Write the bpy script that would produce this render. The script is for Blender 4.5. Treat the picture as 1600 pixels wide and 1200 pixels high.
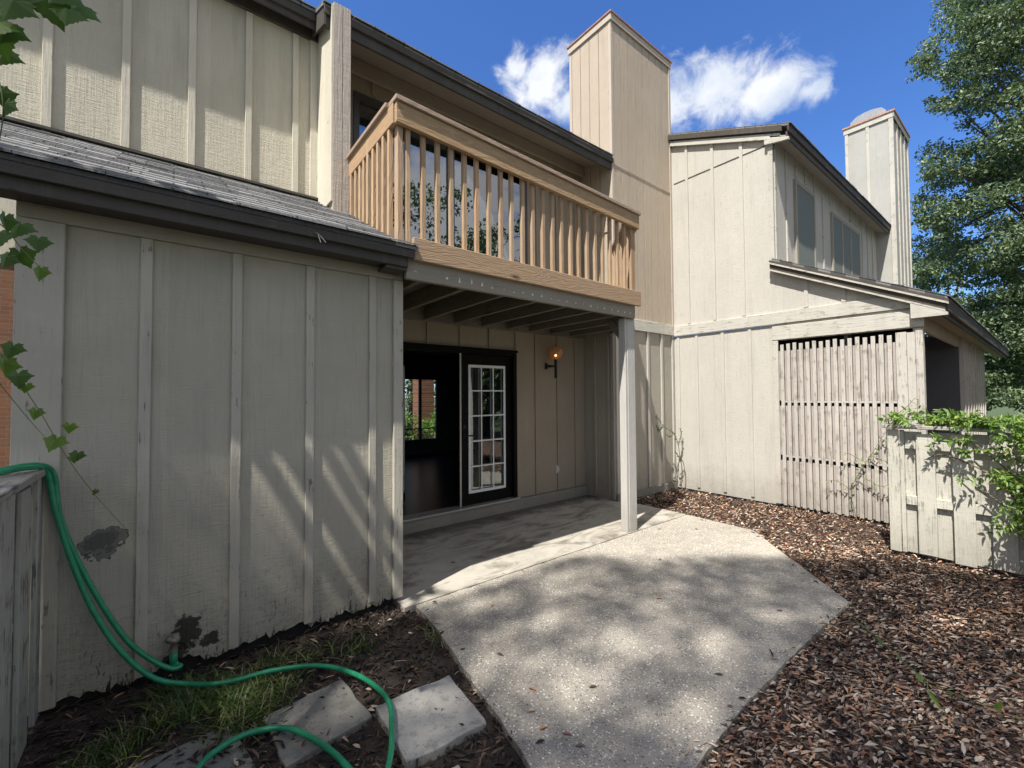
import bpy, bmesh, math, random
import numpy as np
from mathutils import Vector, Matrix, noise as mnoise
R=math.radians
random.seed(7); rng=np.random.default_rng(11)
for o in list(bpy.data.objects): bpy.data.objects.remove(o,do_unlink=True)
S=bpy.context.scene; COL=S.collection

# ------------------------------------------------------------------ camera
YAW,PIT,ROL=0.90017,0.026864,-0.00652
F=Vector((math.cos(PIT)*math.cos(YAW),math.cos(PIT)*math.sin(YAW),math.sin(PIT)))
r0=Vector((math.sin(YAW),-math.cos(YAW),0)); u0=r0.cross(F)
RT=math.cos(ROL)*r0+math.sin(ROL)*u0; UP=-math.sin(ROL)*r0+math.cos(ROL)*u0
cd=bpy.data.cameras.new('camera'); cam=bpy.data.objects.new('camera',cd); COL.objects.link(cam)
cd.sensor_width=36; cd.lens=672.5/1600*36; cd.clip_start=0.05; cd.clip_end=2000
m=Matrix((RT,UP,-F)).transposed().to_4x4(); m.translation=Vector((0,0,1.55)); cam.matrix_world=m
S.camera=cam
# ------------------------------------------------------------------ sun and sky
SUN=Vector((0.57,0.18,-1.0))
ld=bpy.data.lights.new('sun','SUN'); ld.energy=4.6; ld.angle=R(0.55); ld.color=(1,0.955,0.885)
lo=bpy.data.objects.new('sun',ld); COL.objects.link(lo); lo.rotation_euler=SUN.to_track_quat('-Z','Y').to_euler(); lo.location=(-6,-2,30)
S.view_settings.view_transform='Standard'; S.view_settings.look='None'; S.view_settings.exposure=0.88; S.view_settings.gamma=1
W=bpy.data.worlds.new('World'); S.world=W; W.use_nodes=True

class NT:
    def __init__(s,tree): s.t=tree; s.n=tree.nodes; s.l=tree.links
    def node(s,ty,ins=None,**kw):
        n=s.n.new(ty)
        for k,v in kw.items(): setattr(n,k,v)
        for k,v in (ins or {}).items():
            if hasattr(v,'is_output') : s.l.new(v,n.inputs[k])
            else: n.inputs[k].default_value=v
        return n
    def math(s,op,a,b=0.0,c=0.0,clamp=False):
        n=s.n.new('ShaderNodeMath'); n.operation=op; n.use_clamp=clamp
        for i,v in enumerate((a,b,c)):
            if hasattr(v,'is_output'): s.l.new(v,n.inputs[i])
            else: n.inputs[i].default_value=v
        return n.outputs[0]
    def mix(s,f,a,b,bt='MIX'):
        n=s.n.new('ShaderNodeMix'); n.data_type='RGBA'; n.blend_type=bt
        for k,v in ((0,f),(6,a),(7,b)):
            if hasattr(v,'is_output'): s.l.new(v,n.inputs[k])
            elif k==0: n.inputs[0].default_value=v
            else: n.inputs[k].default_value=(*v,1) if len(v)==3 else v
        return n.outputs[2]
    def noise(s,vec,scale,detail=4,rough=.55,dist=0):
        n=s.node('ShaderNodeTexNoise',{'Scale':scale,'Detail':detail,'Roughness':rough,'Distortion':dist})
        if vec is not None: s.l.new(vec,n.inputs['Vector'])
        return n.outputs['Fac']
    def mapping(s,vec,scale=(1,1,1),loc=(0,0,0),rot=(0,0,0)):
        n=s.node('ShaderNodeMapping',{'Scale':scale,'Location':loc,'Rotation':rot}); s.l.new(vec,n.inputs['Vector']); return n.outputs[0]
    def ramp(s,f,stops):
        n=s.n.new('ShaderNodeValToRGB'); s.l.new(f,n.inputs[0]); e=n.color_ramp.elements
        while len(e)<len(stops): e.new(0.5)
        for i,(p,c) in enumerate(stops):
            e[i].position=p; e[i].color=(c,c,c,1) if isinstance(c,(int,float)) else (*c,1)
        return n.outputs[0]
    def mr(s,f,a,b,c=0.0,d=1.0,smooth=False):
        n=s.node('ShaderNodeMapRange',{'From Min':a,'From Max':b,'To Min':c,'To Max':d}); n.clamp=True
        if smooth: n.interpolation_type='SMOOTHSTEP'
        s.l.new(f,n.inputs[0]); return n.outputs[0]
    def xyz(s,vec):
        n=s.n.new('ShaderNodeSeparateXYZ'); s.l.new(vec,n.inputs[0]); return n.outputs
    def dot(s,vec,c):
        n=s.node('ShaderNodeVectorMath',operation='DOT_PRODUCT'); s.l.new(vec,n.inputs[0]); n.inputs[1].default_value=c; return n.outputs['Value']

w=NT(W.node_tree); w.n.clear()
sky=w.node('ShaderNodeTexSky',sky_type='NISHITA'); sky.sun_disc=False
sky.sun_elevation=math.asin(1/SUN.length); sky.sun_rotation=math.atan2(-SUN.x,-SUN.y)
sky.air_density=1.0; sky.dust_density=0.25; sky.ozone_density=3.0; sky.altitude=50
hs=w.node('ShaderNodeHueSaturation',{'Saturation':1.12,'Value':1.0,'Color':sky.outputs[0]})
tc=w.node('ShaderNodeTexCoord').outputs['Generated']
cC=(0.7047,0.4428,0.5544); cR=(0.532,-0.8467,0.0); cU=(-0.4694,-0.295,0.8322)
zc=w.math('MAXIMUM',w.dot(tc,cC),0.05)
uu=w.math('DIVIDE',w.dot(tc,cR),zc); vv=w.math('DIVIDE',w.dot(tc,cU),zc)
cmb=w.node('ShaderNodeCombineXYZ',{'X':uu,'Y':vv}).outputs[0]
field=None
for cu,cv,ru,rv in ((-0.215,0.065,.085,.070),(-0.13,0.02,.14,.050),(0.0,-0.005,.13,.066),(0.10,-0.008,.12,.070),(0.18,-0.03,.11,.052),(0.245,-0.042,.045,.028),(-0.26,0.095,.045,.030)):
    a=w.math('DIVIDE',w.math('SUBTRACT',uu,cu),ru); b=w.math('DIVIDE',w.math('SUBTRACT',vv,cv),rv)
    g=w.math('SUBTRACT',1.0,w.math('SQRT',w.math('ADD',w.math('MULTIPLY',a,a),w.math('MULTIPLY',b,b))))
    field=g if field is None else w.math('SMOOTH_MAX',field,g,0.25)
n1=w.noise(cmb,16,9,.62,0.4); n2=w.noise(cmb,40,7,.65)
fld=w.math('ADD',w.math('ADD',field,w.math('MULTIPLY',w.math('SUBTRACT',n1,.5),2.2)),w.math('MULTIPLY',w.math('SUBTRACT',n2,.5),.35))
mask=w.mr(fld,-.05,.80,smooth=True)
front=w.mr(w.dot(tc,cC),.3,.5)
mask=w.math('MULTIPLY',mask,front)
# unseen cloud cover added behind the camera as neutral fill light
zz=w.math('MAXIMUM',w.xyz(tc)[2],0.06)
pl=w.node('ShaderNodeCombineXYZ',{'X':w.math('DIVIDE',w.xyz(tc)[0],zz),'Y':w.math('DIVIDE',w.xyz(tc)[1],zz)}).outputs[0]
ng=w.noise(pl,1.1,9,.6)
back=w.math('MULTIPLY',w.mr(ng,.36,.50,smooth=True),w.mr(w.dot(tc,(0.62,0.78,0)),0.10,-0.12))

shade=w.mr(w.math('ADD',w.noise(cmb,9,6,.6),w.math('MULTIPLY',vv,1.5)),.36,.62)
ccol=w.mix(shade,(3.6,4.1,4.9),(5.4,5.5,5.6))
deep=w.mix(1.0,hs.outputs[0],(.64,.80,1.10),'MULTIPLY')
out=w.mix(w.math('MULTIPLY',back,.9),deep,(4.6,4.5,4.4))
out=w.mix(w.math('MULTIPLY',mask,.93),out,ccol)
bg=w.node('ShaderNodeBackground',{'Color':out,'Strength':0.105})
w.l.new(bg.outputs[0],w.node('ShaderNodeOutputWorld').inputs[0])

# ------------------------------------------------------------------ materials
def newmat(name):
    m=bpy.data.materials.new(name); m.use_nodes=True; t=NT(m.node_tree); b=t.n['Principled BSDF']; return m,t,b
def setp(t,b,**kw):
    for k,v in kw.items():
        k=k.replace('_',' ')
        if hasattr(v,'is_output'): t.l.new(v,b.inputs[k])
        else: b.inputs[k].default_value=(*v,1) if isinstance(v,tuple) and len(v)==3 else v
def bump(t,b,h,strength=.4,dist=.01):
    n=t.node('ShaderNodeBump',{'Strength':strength,'Distance':dist,'Height':h}); t.l.new(n.outputs[0],b.inputs['Normal'])
GR={'x':(1.2,22,22),'y':(22,1.2,22),'z':(22,22,1.2)}
def paint(name,c,axis='z',var=.12,worn=0.0,wornc=(.22,.2,.17),rough=.75,bs=.35,cross=False,fn=None):
    m,t,b=newmat(name); co=t.node('ShaderNodeTexCoord').outputs['Object']
    gv=t.mapping(co,GR[axis]); g=t.noise(gv,3,6,.6); big=t.noise(co,1.6,5,.6); mid=t.noise(co,9,5,.6)
    c1=t.mix(t.mr(big,.3,.7),tuple(x*(1-var) for x in c),tuple(min(1,x*(1+var*.6)) for x in c))
    c1=t.mix(t.math('MULTIPLY',t.mr(g,.52,.75),.30),c1,tuple(x*.62 for x in c))
    s3=t.xyz(co); wn=t.node('ShaderNodeTexWhiteNoise',noise_dimensions='1D'); t.l.new(t.math('FLOOR',t.math('MULTIPLY',t.math('ADD',s3[0],t.math('MULTIPLY',s3[1],1.7)),2.44)),wn.inputs['W'])
    c1=t.mix(t.math('MULTIPLY',wn.outputs['Value'],.22),c1,tuple(x*.6 for x in c)) if axis=='z' else c1
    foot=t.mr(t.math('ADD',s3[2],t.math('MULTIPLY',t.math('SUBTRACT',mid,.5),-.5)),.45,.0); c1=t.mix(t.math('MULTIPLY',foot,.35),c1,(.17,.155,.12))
    streak=t.noise(t.mapping(co,(5,5,.35)),2.2,5,.6)
    c1=t.mix(t.math('MULTIPLY',t.mr(streak,.54,.74),.22),c1,(.21,.21,.18))
    if worn>0:
        wm=t.mr(t.math('ADD',t.math('MULTIPLY',g,.55),t.math('MULTIPLY',mid,.5)),.66-worn*.14,.70-worn*.12)
        c1=t.mix(t.math('MULTIPLY',wm,.85),c1,wornc)
    h=t.math('ADD',g,t.math('MULTIPLY',t.noise(t.mapping(co,(6,6,90) if axis=='z' else (90,90,6)),2,4,.6),.9 if cross else .3))
    h=t.math('ADD',h,t.math('MULTIPLY',mid,.6))
    if fn: c1,h=fn(t,co,c1,h)
    setp(t,b,Base_Color=c1,Roughness=rough); b.inputs['Specular IOR Level'].default_value=.12
    bump(t,b,h,bs,.012); return m
def blotch(t,co,cx,cz,rx,rz,amp=1.2,sc=14):
    s=t.xyz(co); a=t.math('DIVIDE',t.math('SUBTRACT',s[0],cx),rx); b=t.math('DIVIDE',t.math('SUBTRACT',s[2],cz),rz)
    d=t.math('SUBTRACT',1.0,t.math('ADD',t.math('MULTIPLY',a,a),t.math('MULTIPLY',b,b)))
    nz=t.noise(co,sc,5,.6)
    return t.math('ADD',d,t.math('MULTIPLY',t.math('SUBTRACT',nz,.5),amp*2))
def wallA_fn(t,co,c,h):
    s=t.xyz(co)
    f1=t.math('ADD',blotch(t,co,-.27,.785,.095,.085,2.0,9),t.math('MULTIPLY',t.math('SUBTRACT',t.noise(t.mapping(co,(1,1,1)),30,5,.7),.5),.9)); p1=t.mr(f1,0,.05); p1b=t.mr(f1,.42,.5)
    c=t.mix(p1,c,(.20,.195,.17)); c=t.mix(p1b,c,(.13,.125,.11))
    e1=t.math('MULTIPLY',t.mr(f1,-.02,.03),t.mr(f1,.12,.05)); c=t.mix(t.math('MULTIPLY',e1,.8),c,(.02,.018,.015))
    for a in ((.085,.20,.07,.10),(.045,.07,.06,.08),(.20,.12,.05,.04)):
        p=t.mr(blotch(t,co,*a,1.9,22),0,.25); c=t.mix(t.math('MULTIPLY',p,.92),c,(.03,.027,.022)); h=t.math('SUBTRACT',h,t.math('MULTIPLY',p,3))
    # lifted cracks
    nz=t.noise(t.mapping(co,(1.5,1,7)),3.1,6,.7); cr=t.math('MULTIPLY',t.mr(t.math('ABSOLUTE',t.math('SUBTRACT',nz,.5)),.008,.0),t.mr(s[2],.62,.25))
    c=t.mix(t.math('MULTIPLY',cr,.8),c,(.03,.03,.028))
    # rot climbing from the bottom edge
    jz=t.math('ADD',s[2],t.math('MULTIPLY',t.math('SUBTRACT',t.noise(t.mapping(co,(14,14,2.2)),2.5,6,.7),.5),-.55))
    rot=t.mr(jz,.02,-.02); c=t.mix(rot,c,(.03,.027,.022))
    flk=t.math('MULTIPLY',t.mr(t.noise(t.mapping(co,(30,30,8)),2.2,4,.6),.63,.66),t.mr(s[2],.55,.1)); c=t.mix(t.math('MULTIPLY',flk,.8),c,(.10,.095,.085))
    h=t.math('SUBTRACT',h,t.math('MULTIPLY',p1,2.0)); h=t.math('SUBTRACT',h,t.math('MULTIPLY',rot,2.0)); return c,h
TAUPE=(.40,.385,.335)
M={}
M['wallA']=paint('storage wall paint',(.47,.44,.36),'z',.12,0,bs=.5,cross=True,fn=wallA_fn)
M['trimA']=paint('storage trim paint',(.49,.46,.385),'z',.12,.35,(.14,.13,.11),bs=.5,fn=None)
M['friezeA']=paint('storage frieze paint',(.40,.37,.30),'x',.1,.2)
M['cream']=paint('upper wall cream paint',(.60,.56,.45),'z',.08,0,bs=.7,cross=True)
M['creamtrim']=paint('upper batten cream paint',(.62,.58,.48),'z',.08,.15,(.28,.25,.2))
M['pierm']=paint('pier siding paint',(.52,.46,.40),'z',.06,0,bs=1.0)
M['tan']=paint('chimney siding tan paint',(.50,.42,.33),'z',.07,0,bs=.6)
M['tantrim']=paint('chimney trim paint',(.53,.46,.38),'z',.06,.1)
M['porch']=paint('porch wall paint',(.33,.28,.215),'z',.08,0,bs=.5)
M['porchside']=paint('porch side wall paint',(.40,.37,.31),'z',.08,.05,bs=.5)
M['wallR']=paint('pale weathered wall paint',(.535,.51,.455),'z',.05,.12,(.36,.34,.29),bs=.4,cross=True)
M['trimR']=paint('pale weathered trim paint',(.52,.50,.44),'x',.12,.55,(.26,.24,.20))
M['trimRy']=paint('pale weathered band paint',(.52,.50,.44),'y',.12,.6,(.28,.26,.22))
M['slat']=paint('lattice slat worn paint',(.52,.49,.44),'z',.12,.7,(.27,.24,.20),bs=.6)
M['slatback']=paint('lattice back slat paint',(.42,.37,.34),'z',.12,.6,(.24,.20,.17),bs=.6)
M['fence']=paint('fence worn paint',(.58,.56,.48),'z',.12,.6,(.30,.29,.25),bs=.7)
M['fencecap']=paint('fence cap worn paint',(.36,.34,.30),'y',.12,.8,(.13,.12,.11))
M['fenceold']=paint('left fence worn paint',(.46,.45,.39),'z',.15,.7,(.13,.13,.11),bs=.7)
M['fascia']=paint('dark fascia paint',(.085,.078,.07),'x',.15,.2,(.05,.05,.05),rough=.6)
M['fasciaR']=paint('brown fascia paint',(.085,.072,.06),'y',.15,.2,(.09,.08,.07),rough=.6)
M['fasciaRx']=paint('brown eave paint',(.10,.088,.075),'x',.15,.2,(.09,.08,.07),rough=.6)
M['soffit']=paint('soffit paint',(.34,.31,.26),'x',.1,.1)
M['joist']=paint('joist weathered paint',(.20,.18,.15),'y',.15,.4,(.10,.09,.075))
M['oldrim']=paint('old rim board paint',(.31,.28,.225),'x',.08,.25,(.2,.17,.13))
M['postm']=paint('porch post paint',(.53,.515,.48),'z',.05,.12,(.33,.30,.26))
def wood(name,axis,c1=(.50,.30,.165),c2=(.30,.165,.085),knots=True):
    m,t,b=newmat(name); tcn=t.node('ShaderNodeTexCoord'); oi=t.node('ShaderNodeObjectInfo').outputs['Random']
    off=t.node('ShaderNodeVectorMath',operation='ADD'); t.l.new(tcn.outputs['Object'],off.inputs[0])
    t.l.new(t.node('ShaderNodeCombineXYZ',{'X':t.math('MULTIPLY',oi,13),'Y':t.math('MULTIPLY',oi,31),'Z':t.math('MULTIPLY',oi,7)}).outputs[0],off.inputs[1])
    co=off.outputs[0]
    sc={'x':(1.0,9,9),'y':(9,1.0,9),'z':(9,9,1.0)}[axis]; v=t.mapping(co,sc)
    base=t.noise(v,1.3,3,.5,.6)
    rings=t.math('FRACT',t.math('MULTIPLY',base,11)); rings=t.math('ABSOLUTE',t.math('SUBTRACT',rings,.5)); rings=t.mr(rings,.05,.45)
    fine=t.noise(t.mapping(co,tuple(x*6 for x in sc)),2,4,.6)
    col=t.mix(t.math('ADD',t.math('MULTIPLY',rings,.5),t.math('MULTIPLY',fine,.35)),c1,c2)
    col=t.mix(t.math('MULTIPLY',t.mr(t.noise(co,2.3,3),.4,.7),.35),col,(.36,.27,.19))
    col=t.mix(t.math('MULTIPLY',t.math('SUBTRACT',oi,.35),.45),col,(.40,.20,.10))
    vr=t.math('FRACT',t.math('MULTIPLY',oi,17.3)); col=t.mix(t.math('MULTIPLY',vr,.42),col,(.22,.155,.10)); vg=t.math('FRACT',t.math('MULTIPLY',oi,41.7)); col=t.mix(t.math('MULTIPLY',vg,.28),col,(.50,.42,.33))
    if knots:
        kv=t.mapping(co,tuple(2.1 if s<2 else 6.5 for s in sc))
        vo=t.node('ShaderNodeTexVoronoi',{'Scale':1.0,'Randomness':1.0}); t.l.new(kv,vo.inputs['Vector'])
        kd=t.mr(vo.outputs['Distance'],.17,.08); col=t.mix(t.math('MULTIPLY',kd,.85),col,(.085,.04,.02))
    setp(t,b,Base_Color=col,Roughness=.7); b.inputs['Specular IOR Level'].default_value=.25
    bump(t,b,t.math('ADD',rings,fine),.25,.004); return m
M['woodx']=wood('treated pine board','x',(.50,.34,.175),(.30,.18,.085)); M['woody']=wood('treated pine side board','y',(.60,.42,.24),(.40,.25,.13)); M['woodz']=wood('treated pine picket','z',(.60,.42,.25),(.38,.24,.13),False)
M['woodcap']=wood('weathered pine cap','x',(.42,.34,.28),(.22,.17,.13),False)
def simple(name,c,rough=.6,metal=0,spec=.5,nz=0):
    m,t,b=newmat(name); co=t.node('ShaderNodeTexCoord').outputs['Object']; n=t.noise(co,30,5,.6)
    col=t.mix(t.mr(n,.3,.7),tuple(x*(1-nz) for x in c),tuple(min(1,x*(1+nz)) for x in c))
    setp(t,b,Base_Color=col,Roughness=rough,Metallic=metal); b.inputs['Specular IOR Level'].default_value=spec
    bump(t,b,n,.1,.003); return m
M['black']=simple('black door paint',(.006,.0058,.0055),.5,spec=.08,nz=.2)
M['darkframe']=simple('bronze window frame',(.07,.065,.06),.45,.3,nz=.2)
M['white']=simple('white grille paint',(.72,.72,.70),.45,nz=.05)
M['greyal']=simple('grey threshold metal',(.42,.41,.39),.4,.6,nz=.1)
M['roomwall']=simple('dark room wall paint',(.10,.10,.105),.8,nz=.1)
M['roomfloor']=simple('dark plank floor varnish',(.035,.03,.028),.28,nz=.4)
M['curtain']=simple('pale vertical blind fabric',(.45,.45,.44),.8,nz=.1)
M['outlet']=simple('outlet cover plastic',(.55,.54,.50),.5,nz=.05)
M['lampblack']=simple('lamp black metal',(.02,.02,.02),.4,.6,nz=.2)
M['copper']=simple('rusty cap flashing',(.40,.22,.15),.6,.3,nz=.35)
M['tin']=simple('galvanised chimney cap',(.42,.43,.44),.35,.8,nz=.15)
M['brass']=simple('corroded spigot metal',(.26,.22,.17),.6,.5,nz=.5)
M['void']=simple('painted gap shade',(.015,.014,.012),.9,nz=.3)  # near-black colour stands in for the shade inside open gaps
M['bark']=simple('oak bark',(.07,.06,.05),.9,nz=.5)
M['stem']=simple('vine stem bark',(.14,.11,.075),.8,nz=.3)
M['stemgreen']=simple('green vine stem',(.16,.20,.07),.6,nz=.3)
M['jug']=simple('bleached plastic',(.62,.60,.55),.5,nz=.1)
def hosem():
    m,t,b=newmat('green rubber hose'); co=t.node('ShaderNodeTexCoord').outputs['Object']; n=t.noise(co,25,5,.6)
    col=t.mix(t.mr(n,.35,.7),(.015,.22,.10),(.025,.31,.155)); col=t.mix(t.math('MULTIPLY',t.mr(n,.66,.72),.5),col,(.10,.12,.08))
    setp(t,b,Base_Color=col,Roughness=.35); bump(t,b,n,.08,.002); return m
M['hose']=hosem()
def glassm(name,refl,tint=(.8,.85,.85)):
    m,t,b=newmat(name); t.n.remove(b); out=t.n['Material Output']
    tr=t.node('ShaderNodeBsdfTransparent',{'Color':(*tint,1)}); gl=t.node('ShaderNodeBsdfGlossy',{'Color':(.95,.97,1,1),'Roughness':.004})
    co=t.node('ShaderNodeTexCoord').outputs['Object']; bp=t.node('ShaderNodeBump',{'Strength':.02,'Distance':.02,'Height':t.noise(co,2.0,2)}); t.l.new(bp.outputs[0],gl.inputs['Normal'])
    fr=t.node('ShaderNodeFresnel',{'IOR':1.5}).outputs[0]; f=t.math('ADD',t.math('MULTIPLY',fr,1.0),refl,clamp=True)
    mx=t.n.new('ShaderNodeMixShader'); t.l.new(f,mx.inputs[0]); t.l.new(tr.outputs[0],mx.inputs[1]); t.l.new(gl.outputs[0],mx.inputs[2]); t.l.new(mx.outputs[0],out.inputs[0]); return m
M['glass']=glassm('door glass',.08); M['glassup']=glassm('sliding door glass',.22,(.5,.55,.55)); M['glasswin']=glassm('clear window glass',.02,(.95,.95,.95))
def amber():
    m,t,b=newmat('amber seeded globe glass'); setp(t,b,Base_Color=(.78,.56,.36),Roughness=.15); b.inputs['Transmission Weight'].default_value=.7; b.inputs['IOR'].default_value=1.2
    co=t.node('ShaderNodeTexCoord').outputs['Object']; bump(t,b,t.noise(co,60,3),.3,.004); return m
M['amber']=amber()
def emis(name,c,s):
    m,t,b=newmat(name); setp(t,b,Base_Color=(0,0,0)); b.inputs['Emission Color'].default_value=(*c,1); b.inputs['Emission Strength'].default_value=s; return m
M['bulb']=emis('lit filament bulb',(1,.66,.32),4)
def brickm(name,c1,c2,mo,axis='x',sc=1):
    m,t,b=newmat(name); co=t.node('ShaderNodeTexCoord').outputs['Object']; s=t.xyz(co)
    v=t.node('ShaderNodeCombineXYZ',{'X':t.math('ADD',s[0],s[1]),'Y':s[2]}).outputs[0]
    br=t.node('ShaderNodeTexBrick',{'Color1':(*c1,1),'Color2':(*c2,1),'Mortar':(*mo,1),'Scale':sc,'Mortar Size':.006,'Brick Width':.22,'Row Height':.078}); t.l.new(v,br.inputs['Vector'])
    c=t.mix(t.math('MULTIPLY',t.noise(co,14,4),.5),br.outputs['Color'],tuple(x*.6 for x in c1)); setp(t,b,Base_Color=c,Roughness=.85)
    bump(t,b,t.math('SUBTRACT',1,br.outputs['Fac']),.6,.01); return m
M['brick']=brickm('orange brick',(.27,.12,.06),(.20,.085,.045),(.2,.17,.14))
def shingle():
    m,t,b=newmat('grey asphalt shingle'); co=t.node('ShaderNodeTexCoord').outputs['Object']; s=t.xyz(co)
    n=t.noise(co,120,3,.7); tab=t.node('ShaderNodeTexBrick',{'Color1':(.8,.8,.8,1),'Color2':(1.15,1.15,1.15,1),'Mortar':(.35,.35,.35,1),'Scale':1,'Mortar Size':.006,'Brick Width':.30,'Row Height':.145})
    t.l.new(t.node('ShaderNodeCombineXYZ',{'X':s[0],'Y':s[1]}).outputs[0],tab.inputs['Vector'])
    c=t.mix(t.mr(n,.35,.65),(.13,.13,.13),(.27,.27,.27)); c=t.mix(1,c,tab.outputs['Color'],'MULTIPLY'); c=t.mix(t.math('MULTIPLY',t.mr(t.noise(co,2,5),.5,.7),.4),c,(.10,.10,.095))
    setp(t,b,Base_Color=c,Roughness=.9); bump(t,b,n,.5,.006); return m
M['shingle']=shingle()
def concrete(name,base,agg):
    m,t,b=newmat(name); co=t.node('ShaderNodeTexCoord').outputs['Object']
    big=t.noise(co,.9,6,.6); mid=t.noise(co,4.5,6,.65); fine=t.noise(co,160,3,.7)
    c=t.mix(t.mr(big,.3,.7),tuple(x*.82 for x in base),tuple(x*1.1 for x in base)); c=t.mix(t.math('MULTIPLY',t.mr(mid,.45,.72),.5),c,tuple(x*.62 for x in base))
    c=t.mix(t.math('MULTIPLY',t.mr(fine,.35,.65),.35),c,tuple(x*.55 for x in base))
    h=t.math('ADD',fine,t.math('MULTIPLY',mid,.5))
    if agg==2:
        vo=t.node('ShaderNodeTexVoronoi',{'Scale':60}); t.l.new(co,vo.inputs['Vector']); sel=t.math('GREATER_THAN',t.xyz(vo.outputs['Color'])[0],.6)
        pit=t.math('MULTIPLY',t.math('MULTIPLY',t.mr(vo.outputs['Distance'],.35,.2),sel),t.mr(mid,.42,.6)); c=t.mix(t.math('MULTIPLY',pit,.7),c,tuple(x*.25 for x in base)); h=t.math('SUBTRACT',h,pit)
        ln=t.noise(co,22,8,.7); c=t.mix(t.math('MULTIPLY',t.mr(ln,.52,.62),.55),c,tuple(x*.4 for x in base)); h=t.math('ADD',h,ln)
    elif agg:
        for sc,th,colr,dn in ((75,.36,(.66,.64,.60),.50),(52,.30,(.84,.83,.79),.66),(90,.38,(.12,.105,.09),.42),(38,.24,(.09,.08,.07),.66)):
            vo=t.node('ShaderNodeTexVoronoi',{'Scale':sc}); t.l.new(co,vo.inputs['Vector'])
            sel=t.math('GREATER_THAN',t.xyz(vo.outputs['Color'])[0],dn); k=t.math('MULTIPLY',t.math('MULTIPLY',t.mr(vo.outputs['Distance'],th,th*.7),sel),t.mr(t.noise(co,3.5+sc*.02,5,.6),.28,.55,.55,1))
            c=t.mix(t.math('MULTIPLY',k,.85),c,colr); h=t.math('ADD',h,t.math('MULTIPLY',k,.8))
    else:
        st=t.noise(t.mapping(co,(1,2.5,1)),1.7,7,.7,1.0); c=t.mix(t.math('MULTIPLY',t.mr(st,.48,.62),.75),c,(.12,.108,.085))
        s=t.xyz(co); ed=t.math('ADD',s[1],t.math('MULTIPLY',t.math('SUBTRACT',mid,.5),.35)); c=t.mix(t.math('MULTIPLY',t.mr(ed,4.2,4.45),.75),c,(.05,.047,.04))
    if agg is True:
        st=t.noise(t.mapping(co,(1,1,1)),1.2,7,.72,1.5); c=t.mix(t.math('MULTIPLY',t.mr(st,.52,.68),.45),c,(.17,.15,.12))
        ck=t.noise(t.mapping(co,(1,1,1),(3.3,1.2,0)),.55,7,.62,.8); ck=t.math('MULTIPLY',t.mr(t.math('ABSOLUTE',t.math('SUBTRACT',ck,.47)),.0016,.0),.55); c=t.mix(ck,c,(.06,.055,.05))
    setp(t,b,Base_Color=c,Roughness=.85); b.inputs['Specular IOR Level'].default_value=.2; bump(t,b,h,.55,.004); return m
M['aggregate']=concrete('exposed aggregate concrete',(.41,.375,.315),True)
M['slab']=concrete('smooth stained concrete',(.44,.41,.35),False)
M['step']=paint('step concrete',(.26,.245,.21),'x',.2,.2,(.12,.11,.09))
M['paver']=concrete('pitted paver concrete',(.46,.44,.40),2)
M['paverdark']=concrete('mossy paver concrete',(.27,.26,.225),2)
def soil():
    m,t,b=newmat('dark mulch soil'); co=t.node('ShaderNodeTexCoord').outputs['Object']; n=t.noise(co,14,8,.7); n2=t.noise(co,70,5,.7)
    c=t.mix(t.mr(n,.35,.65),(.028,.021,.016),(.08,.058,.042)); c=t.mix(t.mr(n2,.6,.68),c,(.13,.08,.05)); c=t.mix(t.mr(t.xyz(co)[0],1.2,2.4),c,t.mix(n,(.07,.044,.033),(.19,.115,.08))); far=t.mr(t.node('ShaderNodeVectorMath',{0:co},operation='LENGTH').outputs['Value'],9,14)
    c=t.mix(far,c,(.06,.085,.03)); setp(t,b,Base_Color=c,Roughness=.95); bump(t,b,t.math('ADD',n,n2),.8,.02); return m
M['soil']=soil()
def leafm(name,c,trans=.25,rough=.5):
    m,t,b=newmat(name); out=t.n['Material Output']; g=t.node('ShaderNodeNewGeometry'); co=t.node('ShaderNodeTexCoord').outputs['Object']
    rn=t.noise(co,3,3); c1=t.mix(t.mr(rn,.3,.7),tuple(x*.75 for x in c),tuple(min(1,x*1.25) for x in c)); 
    setp(t,b,Base_Color=c1,Roughness=rough)
    if trans>0:
        tl=t.node('ShaderNodeBsdfTranslucent'); t.l.new(t.mix(1,c1,(1.3,1.35,.6),'MULTIPLY'),tl.inputs['Color'])
        mx=t.n.new('ShaderNodeMixShader'); mx.inputs[0].default_value=trans; t.l.new(b.outputs[0],mx.inputs[1]); t.l.new(tl.outputs[0],mx.inputs[2]); t.l.new(mx.outputs[0],out.inputs[0])
    return m
M['oak1']=leafm('oak leaf dark',(.06,.10,.055)); M['oak2']=leafm('oak leaf mid',(.11,.165,.085)); M['oak3']=leafm('oak leaf light',(.19,.25,.13))
M['vine1']=leafm('vine leaf bright',(.17,.29,.06),.35); M['vine2']=leafm('vine leaf deep',(.08,.16,.03),.35); M['vine3']=leafm('vine leaf yellow',(.28,.33,.08),.35)
M['grape1']=leafm('grape leaf deep',(.07,.14,.03),.5); M['grape2']=leafm('grape leaf fresh',(.14,.24,.045),.55)
M['grass1']=leafm('grass blade green',(.05,.105,.02),.3); M['grass2']=leafm('grass blade yellow',(.20,.26,.06),.3); M['grass3']=leafm('grass blade dry',(.22,.19,.11),.2)
LIT=[leafm('litter '+n,c,0,.7) for n,c in (('tan leaf',(.42,.31,.22)),('orange leaf',(.40,.20,.105)),('dark leaf',(.085,.06,.047)),('pale leaf',(.60,.50,.39)),('red leaf',(.24,.12,.08)),('brown leaf',(.19,.125,.09)))]
CHIP=[leafm('mulch '+n,c,0,.85) for n,c in (('black chip',(.028,.022,.018)),('dark chip',(.055,.04,.03)),('brown chip',(.12,.08,.055)))]

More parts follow.
